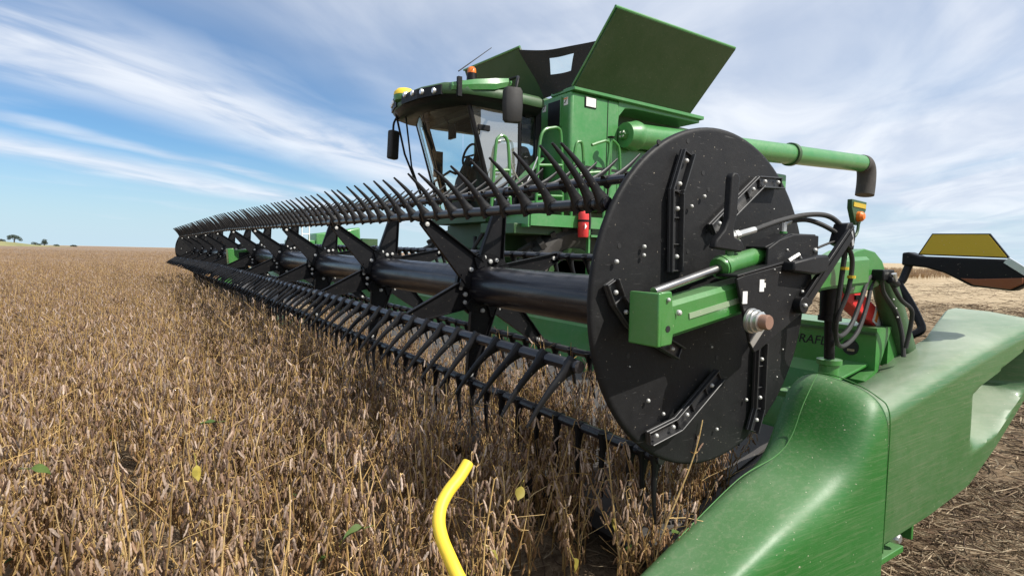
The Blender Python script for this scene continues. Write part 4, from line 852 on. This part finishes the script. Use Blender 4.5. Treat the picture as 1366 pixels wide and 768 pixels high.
def plant(seed, name='soybean_plant', leaves=0):
    rnd = random.Random(seed); b = MB(); h = rnd.uniform(.54, .68); lean = Vector((rnd.uniform(-.07, .07), rnd.uniform(-.07, .07), 0))
    def stalk(p0, d, ln, r, k):
        pts = [Vector(p0)]; dd = d.normalized()
        for i in range(k): dd = (dd+Vector((rnd.uniform(-.10, .10), rnd.uniform(-.10, .10), .05))).normalized(); pts.append(pts[-1]+dd*ln/k)
        b.mi = 1; b.tube(pts, [r*(1-.55*i/k) for i in range(k+1)], 5); return pts
    def clothe(pts, i0, dens):
        for i in range(i0, len(pts)):
            top = i/len(pts)
            for _ in range(rnd.choice((1, 2, 2, 3, 3)) if rnd.random() < dens else 0):
                a = rnd.uniform(0, 6.283); out = Vector((math.cos(a), math.sin(a), 0))
                st = pts[i]; e = st+out*rnd.uniform(.006, .016)+Vector((0, 0, rnd.uniform(-.004, .008)))
                b.mi = 1; b.tube([st, e], .0011, 3, caps=False)
                b.mi = 0; pod(b, e, out*rnd.uniform(.08, .55)+Vector((0, 0, rnd.choice((-1, -1, -1, -1, -.8, .6)))), rnd.uniform(.030, .043), rnd.uniform(.0034, .0045), rnd)
    main = stalk((0, 0, 0), Vector((0, 0, 1))+lean, h, .0036, 13); clothe(main, 3, .92)
    a0 = rnd.uniform(0, 6.28)
    for k in range(rnd.choice((3, 3, 4, 4))):
        a = a0+k*2.1+rnd.uniform(-.4, .4); i = rnd.randint(2, 5)
        br = stalk(main[i], Vector((math.cos(a)*.38, math.sin(a)*.38, 1)), h*rnd.uniform(.4, .68), .0023, 8); clothe(br, 2, .85)
    for k in range(rnd.choice((3, 4, 5))):                       # bare leaf stalks
        i = rnd.randint(2, 11); a = rnd.uniform(0, 6.28); d = Vector((math.cos(a), math.sin(a), rnd.uniform(.2, 1.6))).normalized(); b.mi = 1
        b.tube([main[i], main[i]+d*.05, main[i]+d*rnd.uniform(.10, .2)+Vector((0, 0, -.02))], [.0014, .0012, .0009], 3, caps=False)
    for k in range(leaves):
        i = rnd.randint(3, 12); a = rnd.uniform(0, 6.28); d = Vector((math.cos(a), math.sin(a), rnd.uniform(-.6, .3))); b.mi = rnd.choice((2, 2, 3))
        leaf(b, main[i]+d*.03, d, rnd.uniform(.035, .05), rnd.uniform(.018, .028), rnd)
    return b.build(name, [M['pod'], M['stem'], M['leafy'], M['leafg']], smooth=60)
VC = bpy.data.collections.new('crop_variants'); sc.collection.children.link(VC)
GRP = 'dry soybean plants along the near edge of the uncut crop'
PLAB = 'dry brown soybean plant with hanging pods at the near edge of the crop'
NV = 10; protos = []
for i in range(NV):
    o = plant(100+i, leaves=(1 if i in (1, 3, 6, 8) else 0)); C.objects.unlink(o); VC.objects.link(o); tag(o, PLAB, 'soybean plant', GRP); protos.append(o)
rnd = random.Random(5)
cand = []
def scatter(d0, d1, dens, jit=0):
    out = []; x0, y0 = CAMXY; nn = int(math.pi*(d1*d1-d0*d0)*(100/360)*dens)
    for _ in range(nn):
        r = math.sqrt(rnd.uniform(d0*d0, d1*d1)); a = R(rnd.uniform(-20, 80)); x, y = x0+r*math.sin(a), y0+r*math.cos(a)
        if is_crop(x, y): out.append((x, y, r))
    return out
near = scatter(0, 4, 58)+scatter(4, 9, 46); near.sort(key=lambda q: q[2])
# nearest plants that the camera sees are things of their own
ind, rest_ = [], []
for q in near: (ind if len(ind) < 300 and inview(q[0], q[1], -8, 77) else rest_).append(q)
for i, (x, y, r) in enumerate(ind):
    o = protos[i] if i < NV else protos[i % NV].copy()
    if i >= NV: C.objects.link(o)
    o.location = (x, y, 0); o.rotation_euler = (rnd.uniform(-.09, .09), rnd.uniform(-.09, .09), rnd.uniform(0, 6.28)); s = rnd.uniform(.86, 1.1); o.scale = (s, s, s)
pts = [(x, y, 0, 0) for x, y, r in rest_]
for d0, d1, dens in ((9, 18, 34), (18, 32, 22), (32, 60, 7), (60, 110, 2.2)): pts += [(x, y, 0, 0) for x, y, r in scatter(d0, d1, dens) if not (x > -.02 and y < 17)]
for _ in range(150):                                             # cut stalks falling onto the belt
    pts.append((rnd.uniform(.02, .40), rnd.uniform(.15, 6), rnd.uniform(-.02, .08), 1))
for _ in range(60): pts.append((rnd.uniform(.02, .30), rnd.uniform(.12, 1.6), rnd.uniform(.05, .15), 1))
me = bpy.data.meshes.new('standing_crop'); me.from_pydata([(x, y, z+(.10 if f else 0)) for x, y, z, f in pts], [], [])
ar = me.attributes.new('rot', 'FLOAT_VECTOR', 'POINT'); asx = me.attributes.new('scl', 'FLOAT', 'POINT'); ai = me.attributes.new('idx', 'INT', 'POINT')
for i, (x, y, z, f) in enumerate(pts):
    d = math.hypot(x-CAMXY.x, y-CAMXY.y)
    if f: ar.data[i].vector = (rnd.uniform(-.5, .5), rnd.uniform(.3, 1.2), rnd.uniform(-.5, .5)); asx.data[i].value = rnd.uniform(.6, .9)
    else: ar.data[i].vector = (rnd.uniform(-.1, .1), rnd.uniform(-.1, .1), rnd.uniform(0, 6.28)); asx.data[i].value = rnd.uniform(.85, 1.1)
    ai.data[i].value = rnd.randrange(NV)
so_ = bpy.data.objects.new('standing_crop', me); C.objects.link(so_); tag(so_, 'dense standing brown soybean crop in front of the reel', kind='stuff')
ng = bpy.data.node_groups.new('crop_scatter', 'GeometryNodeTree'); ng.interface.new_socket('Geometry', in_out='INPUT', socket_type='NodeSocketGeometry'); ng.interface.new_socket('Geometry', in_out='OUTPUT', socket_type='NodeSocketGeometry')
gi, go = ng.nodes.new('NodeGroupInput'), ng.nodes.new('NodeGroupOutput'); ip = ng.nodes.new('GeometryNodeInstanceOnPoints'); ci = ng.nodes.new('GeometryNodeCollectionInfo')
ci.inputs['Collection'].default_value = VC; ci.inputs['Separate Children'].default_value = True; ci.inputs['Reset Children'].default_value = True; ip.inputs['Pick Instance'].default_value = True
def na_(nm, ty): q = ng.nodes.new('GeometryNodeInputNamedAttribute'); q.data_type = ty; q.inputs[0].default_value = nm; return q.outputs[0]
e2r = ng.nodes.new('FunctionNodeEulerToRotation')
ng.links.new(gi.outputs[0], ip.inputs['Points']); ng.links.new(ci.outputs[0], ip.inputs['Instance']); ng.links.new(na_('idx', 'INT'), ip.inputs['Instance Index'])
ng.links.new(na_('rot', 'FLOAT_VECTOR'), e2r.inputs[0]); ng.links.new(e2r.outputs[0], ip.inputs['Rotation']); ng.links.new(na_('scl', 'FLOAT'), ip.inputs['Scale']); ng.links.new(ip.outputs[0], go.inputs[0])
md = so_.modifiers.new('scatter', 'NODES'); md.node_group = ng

# leaves that still hang in the crop
def hang_leaf(p, d, ln, wd, mat, label, seed):
    b = MB(); leaf(b, Vector(p), Vector(d), ln, wd, random.Random(seed), 8)
    b.tube([Vector(p), Vector(p)-Vector(d).normalized()*.03], .0012, 4); tag(b.build('soybean_leaf', M[mat], smooth=60), label, 'leaf')
hang_leaf((-.291, .16, .36), (.3, -.6, -.7), .042, .03, 'leafy', 'bright yellow leaf hanging low beside the reel tines and green divider', 1)
hang_leaf((-.482, .12, .30), (.1, -.5, -.8), .042, .02, 'leafy', 'narrow yellow leaf at the bottom edge of the crop, between rod and divider', 2)
hang_leaf((-.628, .20, .53), (-.6, -.5, -.2), .045, .03, 'leafy', 'wide yellow leaf under the lowest row of tines right of the yellow rod', 3)
hang_leaf((-1.366, .888, .66), (-.8, -.4, .1), .06, .034, 'leafg', 'broad dark green leaf resting on top of the brown crop at left', 4)
hang_leaf((-1.474, .413, .69), (.1, -.5, -.8), .04, .022, 'leafy', 'upright yellow oval leaf in the left foreground crop', 5)
hang_leaf((-1.158, .10, .575), (-.8, -.3, .1), .06, .028, 'leafg', 'slim green leaf just left of the yellow rod', 6)
hang_leaf((-1.823, .715, .65), (.7, -.5, 0), .055, .03, 'leafg', 'dark green leaf near the left picture edge in the crop', 7)
hang_leaf((-.797, .10, .42), (.5, -.5, -.5), .035, .02, 'leafy', 'small yellow leaf low in the crop just right of the rod', 8)
# ================================================================== straw and chaff on the cut ground
b = MB(); rnd = random.Random(11); cnt = 0
def straw(x, y, z, s):
    a = rnd.uniform(0, 6.28); ln = rnd.choice((.03, .05, .08, .12, .18))*s*rnd.uniform(.7, 1.3); k = 3 if ln > .07 else 2
    dz = rnd.gauss(0, .22); p = Vector((x, y, z)); d = Vector((math.cos(a), math.sin(a), dz)).normalized(); bend = rnd.uniform(-.3, .3); q = Vector((-d.y, d.x, 0)); P_ = []
    for i in range(k+1): t = i/k; P_.append(p+d*ln*(t-.5)+q*ln*bend*t*(1-t)*2)
    for w_ in P_: w_.z = max(w_.z, .003)
    b.tube(P_, rnd.choice((.0012, .0016, .0022, .003))*min(s, 2.5), 3 if s > 1.2 else 4, caps=False)
def field(d0, d1, dens, s, az0, az1, test):
    for _ in range(int(math.pi*(d1*d1-d0*d0)*((az1-az0)/360)*dens)):
        r = math.sqrt(rnd.uniform(d0*d0, d1*d1)); a = R(rnd.uniform(az0, az1)); x, y = CAMXY.x+r*math.sin(a), CAMXY.y+r*math.cos(a)
        if test(x, y): straw(x, y, abs(rnd.gauss(0, .022))*min(s, 1.6)+.004, s)
cutg = lambda x, y: y < .12 or (x > 1.1 and y < HL)
field(.8, 4.2, 1900, 1., 40, 96, cutg); field(4.2, 9, 300, 1.7, 50, 92, cutg); field(9, 22, 42, 3., 52, 88, cutg); field(22, 60, 3.5, 6., 54, 82, cutg)
field(.5, 4, 260, 1., -25, 75, lambda x, y: not cutg(x, y))
tag(b.build('straw_residue', M['straw'], smooth=0), kind='stuff', label='tangled straw and chaff lying on the harvested ground')
